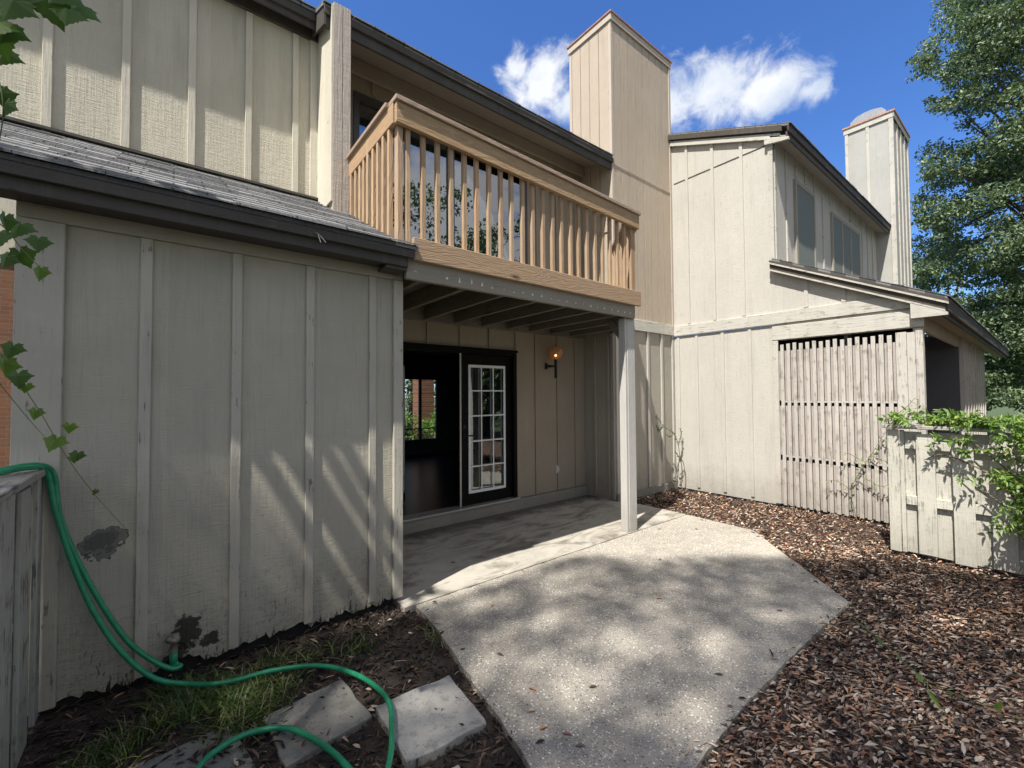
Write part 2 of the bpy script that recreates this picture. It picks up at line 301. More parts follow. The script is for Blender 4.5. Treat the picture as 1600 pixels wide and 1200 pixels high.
# ------------------------------------------------------------------ mesh helpers
class MB:
    def __init__(s): s.v=[]; s.f=[]; s.m=[]; s.pv=[]; s.pf=[]
    def poly(s,pts,faces,mi=0):
        o=len(s.v); s.v+= [tuple(p) for p in pts]; s.f+=[tuple(o+i for i in f) for f in faces]; s.m+=[mi]*len(faces); s.pv.append((o,len(s.v))); s.pf.append((len(s.f)-len(faces),len(s.f))); return s
    def box(s,x0,x1,y0,y1,z0,z1,mi=0,c=0.0):
        if c<=0:
            p=[(x,y,z) for x in (x0,x1) for y in (y0,y1) for z in (z0,z1)]
            return s.poly(p,[(0,1,3,2),(4,6,7,5),(0,4,5,1),(2,3,7,6),(0,2,6,4),(1,5,7,3)],mi)
        bm=bmesh.new(); bmesh.ops.create_cube(bm,size=1,matrix=Matrix.Translation(((x0+x1)/2,(y0+y1)/2,(z0+z1)/2))@Matrix.Diagonal((x1-x0,y1-y0,z1-z0,1)))
        bmesh.ops.bevel(bm,geom=bm.edges[:],offset=min(c,(x1-x0)*.3,(y1-y0)*.3,(z1-z0)*.3),segments=1,affect='EDGES',profile=.5)
        bm.verts.ensure_lookup_table(); s.poly([v.co[:] for v in bm.verts],[[v.index for v in f.verts] for f in bm.faces],mi); bm.free(); return s
    def prism(s,pts,ax,a,b,mi=0):
        # pts: 2-D outline; ax axis of extrusion; other two axes in order
        n=len(pts)
        def P(p,t): return {'x':(t,p[0],p[1]),'y':(p[0],t,p[1]),'z':(p[0],p[1],t)}[ax]
        v=[P(p,a) for p in pts]+[P(p,b) for p in pts]
        return s.poly(v,[tuple(range(n))[::-1],tuple(range(n,2*n))]+[(i,(i+1)%n,n+(i+1)%n,n+i) for i in range(n)],mi)
    def bar(s,p,q,wd,th,up=(0,0,1),mi=0):
        p=Vector(p); q=Vector(q); d=(q-p).normalized(); u=Vector(up); a=d.cross(u).normalized(); u=a.cross(d).normalized()
        pts=[b+a*i*wd/2+u*j*th/2 for b in (p,q) for i,j in ((-1,-1),(1,-1),(1,1),(-1,1))]
        return s.poly(pts,[(3,2,1,0),(4,5,6,7),(0,1,5,4),(1,2,6,5),(2,3,7,6),(3,0,4,7)],mi)
    def tube(s,path,rad,n=8,mi=0,caps=True):
        path=[Vector(p) for p in path]; rs=rad if isinstance(rad,(list,tuple)) else [rad]*len(path); pv=None; v=[]
        for i,p in enumerate(path):
            d=(path[min(i+1,len(path)-1)]-path[max(i-1,0)]).normalized()
            if pv is None: a=d.orthogonal().normalized()
            else: a=(pv-d*pv.dot(d)).normalized()
            pv=a; b=d.cross(a)
            for k in range(n): th=2*math.pi*k/n; v.append(p+(a*math.cos(th)+b*math.sin(th))*rs[i])
        f=[(i*n+k,i*n+(k+1)%n,(i+1)*n+(k+1)%n,(i+1)*n+k) for i in range(len(path)-1) for k in range(n)]
        if caps: f+=[tuple(range(n))[::-1],tuple((len(path)-1)*n+k for k in range(n))]
        return s.poly(v,f,mi)
    def split(s,name,mat,parent):
        for (v0,v1),(f0,f1) in zip(s.pv,s.pf):
            q=MB(); q.v=s.v[v0:v1]; q.f=[tuple(i-v0 for i in f) for f in s.f[f0:f1]]; q.m=[0]*len(q.f); q.build(name,mat,parent)
    def build(s,name,mats,parent=None,smooth=False,bevel=0):
        me=bpy.data.meshes.new(name)
        if not isinstance(mats,(list,tuple)): mats=[mats]
        me.from_pydata([tuple(v) for v in s.v],[],s.f); bm=bmesh.new(); bm.from_mesh(me); bmesh.ops.recalc_face_normals(bm,faces=bm.faces); bm.to_mesh(me); bm.free()
        for x in mats: me.materials.append(M[x] if isinstance(x,str) else x)
        if len(mats)>1: me.polygons.foreach_set('material_index',s.m)
        if smooth: me.polygons.foreach_set('use_smooth',[True]*len(me.polygons))
        o=bpy.data.objects.new(name,me); COL.objects.link(o)
        if bevel:
            md=o.modifiers.new('bevel','BEVEL'); md.width=bevel; md.segments=2; md.limit_method='ANGLE'
        if parent is not None: par(o,parent)
        return o
def worldloc(o):
    v=Vector(o.location)
    while o.parent: o=o.parent; v+=Vector(o.location)
    return v
def par(o,p): o.location=Vector(o.location)-worldloc(p); o.parent=p
def tag(o,label,cat,group=None):
    o['label']=label; o['category']=cat
    if group: o['group']=group
    return o
def thing(name,label,cat,loc=(0,0,0),group=None):
    o=bpy.data.objects.new(name,None); o.location=loc; o.empty_display_size=.2; COL.objects.link(o); return tag(o,label,cat,group)
def kind(o,k): o['kind']=k; return o
def npmesh(name,V,Fc,mats,mi=None,parent=None,smooth=False):
    V=np.asarray(V,np.float32).reshape(-1,3); Fc=np.asarray(Fc,np.int32); k=Fc.shape[1]; n=len(Fc)
    me=bpy.data.meshes.new(name); me.vertices.add(len(V)); me.vertices.foreach_set('co',V.ravel()); me.loops.add(n*k); me.loops.foreach_set('vertex_index',Fc.ravel())
    me.polygons.add(n); me.polygons.foreach_set('loop_start',np.arange(n,dtype=np.int32)*k); me.polygons.foreach_set('loop_total',np.full(n,k,np.int32))
    for x in mats: me.materials.append(M[x] if isinstance(x,str) else x)
    if mi is not None: me.polygons.foreach_set('material_index',np.asarray(mi,np.int32))
    if smooth: me.polygons.foreach_set('use_smooth',np.ones(n,bool))
    me.update(calc_edges=True); me.validate(); o=bpy.data.objects.new(name,me); COL.objects.link(o)
    if parent is not None: par(o,parent)
    return o
def leafgeo(C,D,Nn,L,Wd,fold=.25,curl=.15):
    """C base points, D unit directions, Nn approx normals, L lengths, Wd widths -> 6 verts, 2 quads each"""
    D=D/np.linalg.norm(D,axis=1,keepdims=True); Sd=np.cross(D,Nn); Sd/=np.linalg.norm(Sd,axis=1,keepdims=True)+1e-9; Nn=np.cross(Sd,D)
    L=L[:,None]; Wd=Wd[:,None]; h=Wd*fold
    v=[C, C+D*L-Nn*L*curl, C+D*L*.34+Sd*Wd*.5+Nn*h, C+D*L*.70+Sd*Wd*.38+Nn*(h-L*curl*.4), C+D*L*.34-Sd*Wd*.5+Nn*h, C+D*L*.70-Sd*Wd*.38+Nn*(h-L*curl*.4)]
    V=np.stack(v,1).reshape(-1,3); b=np.arange(len(C))[:,None]*6
    Fq=np.concatenate([b+np.array([[0,4,5,1]]),b+np.array([[0,1,3,2]])],1).reshape(-1,4); return V,Fq
def runit(n):
    v=rng.normal(size=(n,3)); return v/np.linalg.norm(v,axis=1,keepdims=True)

# ------------------------------------------------------------------ ground, patio
def ground():
    n=90; xs=np.concatenate([np.linspace(-400,-8,8),np.linspace(-7,9,n),np.linspace(10,400,8)]); ys=np.concatenate([np.linspace(-400,-8,8),np.linspace(-7,9,n),np.linspace(10,400,8)])
    V=[];
    for y in ys:
        for x in xs:
            z=-.035
            if -7<=x<=9 and -7<=y<=9: z+= .022*mnoise.noise(Vector((x*2.1,y*2.1,0)))+.010*mnoise.noise(Vector((x*7,y*7,3)))
            V.append((x,y,z))
    W_=len(xs); Fc=[(j*W_+i,j*W_+i+1,(j+1)*W_+i+1,(j+1)*W_+i) for j in range(len(ys)-1) for i in range(W_-1)]
    return kind(npmesh('ground',V,Fc,['soil'],smooth=True),'structure')
ground()
PATIO=[(1.44,2.985),(1.41,2.6),(1.36,2.3),(1.30,2.0),(1.26,1.7),(1.20,1.42),(1.12,1.15),(1.05,.95),(1.6,.965),(2.3,1.0),(3.0,1.005),(3.96,.985),(5.21,2.17),(5.24,2.985)]
def wobble(pts,step=.06,amp=.012):
    out=[]
    for i,p in enumerate(pts):
        q=pts[(i+1)%len(pts)]; d=math.dist(p,q); n=max(1,int(d/step))
        for k in range(n):
            x=p[0]+(q[0]-p[0])*k/n; y=p[1]+(q[1]-p[1])*k/n
            a=amp if k else 0
            out.append((x+a*mnoise.noise(Vector((x*9,y*9,1))),y+a*mnoise.noise(Vector((x*9,y*9,5)))))
    return out
kind(MB().prism(wobble(PATIO),'z',-.15,0).build('patio',['aggregate']),'structure')
SLAB=[(1.36,2.995),(5.24,2.995),(5.22,3.9),(5.11,3.98),(5.11,4.62),(1.36,4.62)]
kind(MB().prism(SLAB,'z',-.15,.002).build('porch_slab',['slab']),'structure')

def inpoly(x,y,P):
    c=np.zeros(len(x),bool); j=len(P)-1
    for i in range(len(P)):
        xi,yi=P[i]; xj,yj=P[j]; k=((yi>y)!=(yj>y))&(x<(xj-xi)*(y-yi)/(yj-yi+1e-12)+xi); c^=k; j=i
    return c
def gz(x,y): return np.array([-.035+.022*mnoise.noise(Vector((a*2.1,b*2.1,0))) for a,b in zip(x,y)])

# ------------------------------------------------------------------ near townhouse
H=thing('townhouse','beige two storey townhouse with a wooden balcony, storage room bay and tall tan chimney','townhouse',(3.0,4.6,0))
def jag(x0,x1,z,amp,n,ztop):
    pts=[]; 
    for i in range(n+1):
        x=x0+(x1-x0)*i/n; a=mnoise.noise(Vector((x*6,1.3,0)))*.5+mnoise.noise(Vector((x*31,7.3,0)))*.5
        pts.append((x,z+amp*max(0,a+.25)))
        if i%7==3: pts.append((x+.004,z+amp*max(0,a+.25)+amp*.5*random.random()))
    return pts+[(x1,ztop),(x0,ztop)]
YA=3.142
MB().prism(jag(-.57,1.37,.005,.10,70,2.50),'y',YA,YA+.03).build('storage_wall','wallA',H)
bt=MB()
for x in (-.138,.291,.712,1.142): bt.box(x,x+.052,YA-.02,YA-.001,.03+random.random()*.03,2.44,c=.003)
bt.split('batten','trimA',H)
o=MB().box(-.60,-.43,YA-.03,YA-.0005,.02,2.44,c=.004).build('corner_board','trimA',H)
MB().box(1.325,1.40,YA-.032,YA-.0005,.03,2.44,c=.004).box(1.3755,1.40,YA,YA+.09,.03,2.44,c=.003).build('corner_board','trimA',H)
MB().box(-.60,1.40,YA-.026,YA-.0006,2.442,2.52,c=.003).build('frieze_board','friezeA',H)
MB().box(-.55,1.33,YA+.035,YA+.09,-.1,.25).build('foundation','void',H)  # near-black strip paints the dark gap below the jagged wall edge
MB().box(1.34,1.374,YA+.09,4.60,0,2.55).box(-.58,-.54,YA+.09,9.6,0,2.55).build('storage_side_wall','wallA',H)
# porch (shed) roof in courses, pitch .52
def shed_course(x0,x1,y0,z0,y1,z1,cw=.125,th=.012):
    L=math.hypot(y1-y0,z1-z0); n=int(L/cw); dy,dz=(y1-y0)/L,(z1-z0)/L; b=MB(); rr=random.Random(3)
    b.prism([(y0+.01,z0-.03),(y1,z1-.03),(y1,z1-.004),(y0+.01,z0-.004)],'x',x0,x1)
    for i in range(n+1):
        s0=max(i*cw-.012,-.02); s1=min(i*cw+cw,L); 
        x=x0
        while x<x1-.001:
            xe=min(x+rr.uniform(.25,.36),x1); t=th*rr.uniform(.7,1.5); js=rr.uniform(-.006,.006)
            p=[(y0+dy*(s0+js),z0+dz*(s0+js)+t),(y0+dy*(s0+js),z0+dz*(s0+js)+.001),(y0+dy*s1,z0+dz*s1),(y0+dy*s1,z0+dz*s1+.003)]
            b.prism(p,'x',x+.002,xe-.002); x=xe
    return b
ZE=2.655
b=shed_course(-2.3,1.245,2.885,ZE,4.43,ZE+.52*1.53); b2=shed_course(1.245,1.42,2.88,ZE,2.93,ZE+.02,cw=.03); b.v_off=0
o=len(b.v); b.v+=b2.v; b.f+=[tuple(i+o for i in f) for f in b2.f]; b.m+=b2.m
b.build('porch_roof','shingle',H)
f=MB(); f.box(-2.3,1.40,2.90,2.93,2.565,2.642,c=.003); f.box(-2.3,1.36,2.933,2.97,2.50,2.60,c=.003); f.build('fascia','fascia',H)
MB().box(-2.3,1.345,2.971,YA-.0265,2.515,2.54).box(-.57,1.34,YA-.026,YA+.09,2.521,2.60).box(1.20,1.36,2.95,3.11,2.475,2.50,c=.003).build('soffit','fascia',H)
# upper left wall
YB=4.441
w_=MB().box(-2.2,1.12,YB,YB+.06,3.30,5.25); w_.build('upper_wall','cream',H)
bt=MB()
for x in (-1.57,-1.16,-.745,-.325,.085,.492,.875): bt.box(x,x+.052,YB-.022,YB-.0005,3.36,5.02,c=.003)
bt.box(1.03,1.10,YB-.022,YB-.0005,3.36,5.03,c=.003); bt.split('batten','creamtrim',H)
MB().box(-2.2,1.10,YB-.03,YB-.0005,5.03,5.22,c=.003).build('frieze_board','fascia',H)
MB().box(-2.2,1.245,YB-.06,YB-.002,3.455,3.475).build('roof_flashing','fascia',H)
# pier between upper wall and balcony
MB().box(1.115,1.19,3.955,3.985,3.10,5.12).box(1.1945,1.265,3.955,3.985,3.10,5.12).box(1.12,1.262,3.986,4.60,3.10,5.12).build('pier','pierm',H)
MB().box(1.098,1.1145,3.965,4.44,3.30,5.10,c=.002).build('pier_side_board','creamtrim',H)
# brackets walls of the passage on the far left
MB().box(-2.25,-2.18,YB,5.6,0,5.4).box(-2.2,-.58,4.51,5.6,3.30,3.36).build('party_wall','cream',H)
# porch wall with door opening
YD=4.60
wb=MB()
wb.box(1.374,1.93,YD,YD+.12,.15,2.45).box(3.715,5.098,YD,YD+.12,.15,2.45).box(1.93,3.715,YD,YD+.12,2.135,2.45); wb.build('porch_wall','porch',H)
bt=MB()
for x in (4.06,4.49,4.87): bt.box(x,x+.022,YD-.018,YD-.0005,.15,2.43)
for x in (2.36,2.81,3.26,3.70): bt.box(x,x+.022,YD-.018,YD-.0005,2.14,2.43)
bt.split('batten','porch',H)
MB().box(1.36,5.09,YD-.05,YD+.11,0,.145,c=.006).build('door_step','step',H)
# french doors
fr=MB(); fr.box(1.93,1.985,YD-.03,YD+.10,.175,2.13,c=.004).box(3.655,3.715,YD-.03,YD+.10,.175,2.13,c=.004).box(1.985,3.655,YD-.03,YD+.10,2.085,2.13,c=.004)
fr.box(1.93,3.73,YD-.034,YD-.0305,2.131,2.165)
fr.build('door_frame','black',H)
MB().box(1.92,3.73,YD-.075,YD+.11,.147,.172,c=.004).build('threshold','greyal',H)
def door_leaf(parent,handle_side):
    """leaf in local coords: x 0..0.83, y 0..0.045"""
    d=MB(); W_=.825; z0,z1=.175,2.08; gx0,gx1,g0,g1=.13,.695,.33,1.935
    d.box(0,gx0,0,.044,z0,z1).box(gx1,W_,0,.044,z0,z1).box(gx0,gx1,0,.044,z0,g0).box(gx0,gx1,0,.044,g1,z1)
    lf=d.build('door',['black'],None)
    g=MB(); fw=.032
    for y0,y1 in ((-.012,-.0005),(.0445,.056)):
        g.box(gx0-.012,gx0+fw-.012,y0,y1,g0-.012,g1+.012,c=.003).box(gx1-fw+.012,gx1+.012,y0,y1,g0-.012,g1+.012,c=.003).box(gx0+.02,gx1-.02,y0,y1,g0-.012,g0+.022).box(gx0+.02,gx1-.02,y0,y1,g1-.022,g1+.012)
        for i in (1,2): x=gx0+(gx1-gx0)*i/3; g.box(x-.008,x+.008,y0+.002,y1-.002,g0+.02,g1-.02)
        for i in (1,2,3,4): z=g0+(g1-g0)*i/5; g.box(gx0+.02,gx1-.02,y0+.003,y1-.003,z-.008,z+.008)
    gr=g.build('grille','white',None); gp=MB().box(gx0,gx1,.020,.024,g0,g1).build('door_glass','glass',None)
    hb=MB(); hx=.06 if handle_side<0 else W_-.06
    for y,s in ((-.001,-1),(.045,1)):
        hb.tube([(hx,y,1.05),(hx,y+s*.05,1.05)],.011,10).tube([(hx,y+s*.05,1.05),(hx-handle_side*.10,y+s*.052,1.05)],.009,10)
        hb.tube([(hx,y,1.16),(hx,y+s*.012,1.16)],.028,14).tube([(hx,y,1.05),(hx,y+s*.010,1.05)],.026,14)
    hd=hb.build('door_handle','lampblack',None,smooth=False)
    for c in (gr,gp,hd): c.parent=lf
    return lf
l1=door_leaf(None,-1); l1.location=(2.835,YD+.02,0); par(l1,H)
l2=door_leaf(None,1); l2.location=(1.985,YD+.06,0); l2.rotation_euler=(0,0,R(57)); par(l2,H); l2['label']='black french door leaf swung open into the room'
MB().box(2.812,2.834,YD-.012,YD+.0,.176,2.084).build('door_astragal','greyal',H)
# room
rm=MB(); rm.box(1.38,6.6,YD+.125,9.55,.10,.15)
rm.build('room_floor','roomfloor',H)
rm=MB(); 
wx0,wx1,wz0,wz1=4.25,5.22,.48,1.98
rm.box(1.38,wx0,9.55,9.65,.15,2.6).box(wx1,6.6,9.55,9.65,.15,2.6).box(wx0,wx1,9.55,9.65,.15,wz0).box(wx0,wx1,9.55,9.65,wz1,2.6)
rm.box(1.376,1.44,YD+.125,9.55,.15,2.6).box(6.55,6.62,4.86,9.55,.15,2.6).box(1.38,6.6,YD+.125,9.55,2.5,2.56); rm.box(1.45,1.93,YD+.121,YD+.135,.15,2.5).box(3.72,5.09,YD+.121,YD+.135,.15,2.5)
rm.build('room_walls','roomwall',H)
rw=MB(); 
for x in (wx0,4.71,wx1-.05): rw.box(x,x+.05,9.52,9.60,wz0,wz1)
rw.box(wx0,wx1,9.515,9.60,wz0-.04,wz0+.03).box(wx0,wx1,9.515,9.60,wz1-.03,wz1+.05).box(wx0,wx1,9.53,9.59,.75,.77)
for i in range(14): rw.box(wx0+.05,wx1-.05,9.605,9.61,wz0+.08+i*.105,wz0+.086+i*.105)
o=rw.build('far_window_frame','roomwall',H); p=MB().box(wx0+.05,wx1-.05,9.565,9.57,wz0,wz1).build('window_pane','glasswin',o)
# storey slab, upper room
MB().box(1.27,5.1,YD,9.65,2.57,2.78).box(1.37,6.6,9.56,9.7,2.6,5.3).build('floor_structure','porch',H)
# balcony structure
YR=2.965
BAL=MB(); BAL.box(1.36,4.145,YR,YR+.04,2.425,2.60,c=.004); bo=BAL.build('old_rim_board','oldrim',H)
MB().box(1.36,5.09,YD-.045,YD-.0005,2.43,2.60,c=.003).build('ledger_board','joist',H)
def dy_(x): return YR+.02 if x<4.16 else YR+.02+(x-4.16)*1.13
for i in range(9):
    x=1.50+.405*i
    MB().box(x,x+.04,dy_(x+.04)+.025,YD-.047,2.445,2.60,c=.003).build('joist','joist',H)
MB().bar((4.15,YR+.02,2.512),(5.085,4.05,2.512),.04,.17).build('diagonal_rim','oldrim',H)
dk=MB(); y=YR-.02
while y<YD-.05:
    y2=min(y+.138,YD-.006); xr=min(4.20+max(0,(y-YR))*.86,5.095); xr2=min(4.20+max(0,(y2-YR))*.86,5.095)
    dk.prism([(1.275,y),(xr,y),(xr2,y2),(1.275,y2)],'z',2.602,2.63); y+=.145
dk.prism([(1.28,YR+.03),(4.18,YR+.03),(5.06,3.98),(5.06,YD-.01),(1.28,YD-.01)],'z',2.6305,2.634); dk.build('deck_boards','joist',H)  # thin sheet added above the boards to stop light between them
# paint chips along the old rim
ch=MB(); rr=random.Random(5)
for i in range(22):
    x=1.70+i*.113+rr.uniform(-.01,.01); hgt=rr.uniform(.010,.026) if i not in (1,2,3) else rr.uniform(.035,.05); z=2.462+rr.uniform(0,.012); wd=rr.uniform(.006,.012)
    ch.prism([(x-wd,z),(x+wd,z+.002),(x+wd*.5,z+hgt*.6),(x,z+hgt)],'y',YR-.002,YR-.0004)
ch.build('lifted_paint_chips','white',bo)
# new balcony railing (one part with its own pieces)
rim=MB().box(1.40,4.225,YR-.04,YR-.002,2.565,2.732,c=.004).build('rim_board','woodx',H)
def rz(x): return 3.715-(x-1.27)*.033
railf=MB().prism([(1.262,rz(1.262)-.165),(4.20,rz(4.2)-.165),(4.20,rz(4.2)-.012),(1.262,rz(1.262)-.012)],'y',YR-.045,YR-.007).build('top_rail','woodx',H,bevel=.004)
MB().prism([(1.25,rz(1.25)-.010),(4.21,rz(4.21)-.010),(4.21,rz(4.21)+.026),(1.25,rz(1.25)+.026)],'y',YR-.065,YR+.075).build('rail_cap','woodcap',H,bevel=.004)
sr=MB().box(1.248,1.286,YR-.005,3.95,rz(1.27)-.165,rz(1.27)-.012,c=.004).build('top_rail','woody',H)
MB().box(1.225,1.345,YR+.077,3.95,rz(1.27)-.0095,rz(1.27)+.027,c=.004).build('rail_cap','woodcap',H)
MB().box(1.30,1.42,YR+.02,YR+.14,rz(1.3)+.0275,rz(1.3)+.06,c=.006).build('post_cap_block','woodx',H)
P0=Vector((4.19,YR+.0,0)); P1=Vector((5.06,3.985,0)); z_=rz(4.2)
MB().bar(P0+Vector((0,0,z_-.088)),P1+Vector((0,0,z_-.088)),.038,.152).build('top_rail','woody',H)
MB().bar(P0+Vector((0,.06,z_+.009)),P1+Vector((0,0,z_+.009)),.12,.036).build('rail_cap','woodcap',H)
MB().box(1.285,1.323,YR+.04,3.95,2.632,2.71,c=.003).build('side_curb','woody',H); MB().bar(P0+Vector((0,.05,2.67)),P1+Vector((0,0,2.67)),.038,.08).build('side_curb','woody',H)
proto=MB().box(-.018,.018,-.018,.018,-.47,.47,c=.003).build('baluster','woodz',None); used=False
spots=[]
x=1.375
while x<4.13: spots.append((x,YR+.017,rz(x),0)); x+=.1245
for k in range(9): spots.append((1.268,3.06+k*.105,rz(1.27),0))
for k in range(10): q=P0.lerp(P1,.07+k*.095); spots.append((q.x-.02,q.y+.02,rz(4.2),0))
rr=random.Random(9)
for i,(x,y,z,a) in enumerate(spots):
    o=proto if i==0 else proto.copy()
    if i: COL.objects.link(o)
    zt=z-.03; zb=2.60 if y<3.0 else 2.66
    o.location=(x+rr.uniform(-.004,.004),y,(zt+zb)/2); o.scale=(1,1,(zt-zb)/.94); o.rotation_euler=(rr.uniform(-.004,.004),0,rr.uniform(-.03,.03)); par(o,H)
for x in (1.290,4.135): MB().box(x,x+.045,YR+.002,YR+.06,2.632,rz(x)-.012,c=.004).build('corner_post','woodz',H)
# ceiling of balcony bay / porch post with brace
MB().box(4.04,4.075,3.02,3.11,.0,2.424,c=.004).box(4.0765,4.215,3.015,3.115,.0,2.424,c=.004).build('porch_post','postm',H)
MB().bar((4.14,3.30,2.42),(4.14,3.12,2.22),.04,.09).build('post_brace','joist',H)
# upper balcony wall with sliding door
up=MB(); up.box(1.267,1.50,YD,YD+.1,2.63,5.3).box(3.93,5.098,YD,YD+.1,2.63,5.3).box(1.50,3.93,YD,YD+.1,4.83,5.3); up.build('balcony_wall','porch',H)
bt=MB()
for x in (4.1,4.5,4.9): bt.box(x,x+.04,YD-.018,YD-.0005,2.64,4.95)
for x in (1.7,2.1,2.5,2.9,3.3,3.7): bt.box(x,x+.04,YD-.018,YD-.0005,4.86,5.1)
bt.split('batten','porch',H)
MB().box(1.27,5.095,YD-.06,YD-.0188,5.0,5.16,c=.003).build('header_beam','soffit',H)
sf=MB(); 
for x0,x1 in ((1.50,1.56),(2.68,2.74),(3.87,3.93)): sf.box(x0,x1,YD-.02,YD+.06,2.67,4.83)
sf.box(1.50,3.93,YD-.021,YD+.061,4.77,4.83).box(1.50,3.93,YD-.021,YD+.061,2.64,2.70)
so=sf.build('sliding_door_frame','darkframe',H)
MB().box(1.56,2.68,YD+.03,YD+.036,2.70,4.77).build('sliding_door_pane','glassup',so); MB().box(2.74,3.87,YD+.012,YD+.018,2.70,4.77).build('sliding_door_pane','glassup',so)
cv=MB(); x=1.60
while x<3.9: 
    if not (2.9<x<3.35): cv.bar((x,YD+.13,2.7),(x,YD+.13,4.74),.085,.003,up=(math.sin(.9),math.cos(.9),0))
    x+=.085
cv.build('vertical_blinds','curtain',H)
MB().box(1.27,5.0,YD+1.8,YD+1.85,2.8,5.2).build('upper_room_wall','roomwall',H)
# main roof
def roofplane(x0,x1,ye,ze,yr,pitch,th=.10):
    zr=ze+pitch*(yr-ye); return MB().prism([(ye,ze-th*.2),(yr,zr-th*.2),(yr,zr),(ye,ze)],'x',x0,x1), zr
def roof_courses(x0,x1,y0,z0,y1,z1,cw,**k): return shed_course(x0,x1,y0,z0,y1,z1,cw,.01)
PT=.42
roof_courses(1.03,5.10,3.98,5.095,7.2,5.095+PT*3.22,.2).build('main_roof','shingle',H)
roof_courses(-2.4,1.03,4.235,5.205,7.2,5.205+PT*2.965,.2).build('main_roof','shingle',H)
MB().prism([(7.2,6.45),(10.2,5.2),(10.2,5.15),(7.2,6.38)],'x',-2.4,6.69).prism([(4.86,5.46),(7.2,6.44),(7.2,6.40),(4.86,5.40)],'x',5.101,6.69).build('rear_roof','shingle',H)
f=MB(); f.box(1.04,5.12,3.985,4.01,5.0,5.068,c=.003).box(1.06,5.12,4.012,4.04,4.90,5.02,c=.003); f.build('fascia','fascia',H)
f=MB(); f.box(-2.38,1.038,4.255,4.278,5.10,5.18,c=.003).box(-2.38,1.038,4.28,4.30,5.04,5.12,c=.003); f.build('fascia','fascia',H)
def slope_box(x0,x1,y0,z0,y1,z1,th): return MB().prism([(y0,z0),(y1,z1),(y1,z1+th),(y0,z0+th)],'x',x0,x1)
slope_box(1.06,5.11,4.042,4.985,4.60,5.185,.02).build('soffit','soffit',H)
slope_box(-2.38,1.03,4.302,5.10,4.44,5.155,.02).build('soffit','fascia',H)
MB().prism([(3.99,4.90),(4.45,5.07),(4.45,5.24),(3.99,5.07)],'x',1.04,1.058).build('rake_board','fascia',H)
# downspout bracket / wire clip on fascia
MB().tube([(.70,2.905,2.60),(.73,2.89,2.585),(.77,2.885,2.54)],.003,5).tube([(.70,2.905,2.60),(.72,2.888,2.59),(.74,2.887,2.535)],.003,5).build('cable_clip','greyal',H)
# chimney chase
XC,XR,YC=5.10,6.69,4.0
cm=MB(); cm.box(XC+.02,XR-.02,YC+.02,4.83,2.72,7.26)
n=8; wdt=(XR-XC-.10)/n
for i in range(n):
    x=XC+.05+wdt*i; cm.box(x+.005,x+wdt-.005,YC+.004,YC+.019,2.722,4.985); cm.box(x+.005,x+wdt-.005,YC+.004,YC+.019,4.995,7.20)
for i in range(4):
    y=YC+.05+.1875*i; cm.box(XC+.004,XC+.019,y+.005,y+.1825,4.0,7.20)
ch=cm.build('chimney','tan',H)
MB().box(XC,XC+.05,YC,YC+.0035,2.725,7.20).box(XC,XC+.0035,YC+.0036,YC+.05,2.725,7.20).box(XR-.05,XR-.002,YC-.012,YC+.0035,2.722,7.20).box(XC,XC+.0035,4.80,4.85,4.9,7.2).build('chimney_corner_trim','tantrim',ch)
MB().box(XC-.02,XR+.02,YC-.02,YC-.0005,7.17,7.27,c=.003).box(XC-.02,XC-.0005,YC,4.87,7.17,7.27,c=.003).box(XR+.0005,XR+.02,YC,4.87,7.17,7.27,c=.003).build('chimney_frieze','tantrim',ch)
MB().box(XC-.035,XR+.035,YC-.035,4.88,7.271,7.30,c=.004).prism([(YC+.05,7.301),(4.8,7.301),(4.42,7.37)],'x',XC+.1,XR-.1).build('chimney_cap','copper',ch)
MB().box(XC-.002,XR-.003,YC-.006,YC+.0005,4.985,4.995).build('joint_flashing','tantrim',ch)
# chase base under the band
MB().box(XC+.004,XR-.004,YC+.012,4.83,.0,2.55).build('chase_base_wall','porchside',H)
MB().box(XC-.0,XR-.002,YC-.026,YC+.011,2.545,2.715,c=.004).build('trim_band','trimR',H)
bt=MB()
for x in (5.12,5.50,5.905,6.29,6.62): bt.box(x,x+.052,YC-.012,YC+.0115,.10,2.543,c=.003)
bt.split('batten','wallR',H)
bt=MB()
for y in (4.10,4.36): bt.box(XC-.016,XC+.0035,y,y+.04,.05,2.44,c=.003)
bt.box(XC-.018,XC+.003,YC+.012,YC+.065,.02,2.44,c=.003); bt.split('batten','porchside',H)
MB().box(XC+.0,XR,YC-.03,YC+.0,-.1,.09).build('foundation','step',H)
MB().box(4.465,4.525,YD-.012,YD-.0005,.40,.52,c=.006).box(4.477,4.513,YD-.022,YD-.0125,.425,.495,c=.004).build('outlet_cover','outlet',H)
# spigot
sp=MB(); sx,sy=.03,3.06
sp.tube([(sx,YA,.20),(sx,3.09,.20),(sx,sy,.185)],.014,10).tube([(sx,sy,.20),(sx,sy,.10)],.013,10)
sp.tube([(sx-.0,sy-.005,.20),(sx,sy-.02,.235)],.008,8)
o=sp.build('spigot','brass',H,smooth=True)
bm=bmesh.new(); bmesh.ops.create_icosphere(bm,subdivisions=3,radius=.034)
for v in bm.verts: v.co*=1+.35*mnoise.noise(v.co*45); v.co.z*=.8
me=bpy.data.meshes.new('spigot_knob'); bm.to_mesh(me); bm.free(); me.materials.append(M['brass']); k=bpy.data.objects.new('spigot_knob',me); COL.objects.link(k); k.location=(sx,sy-.012,.225); par(k,o)

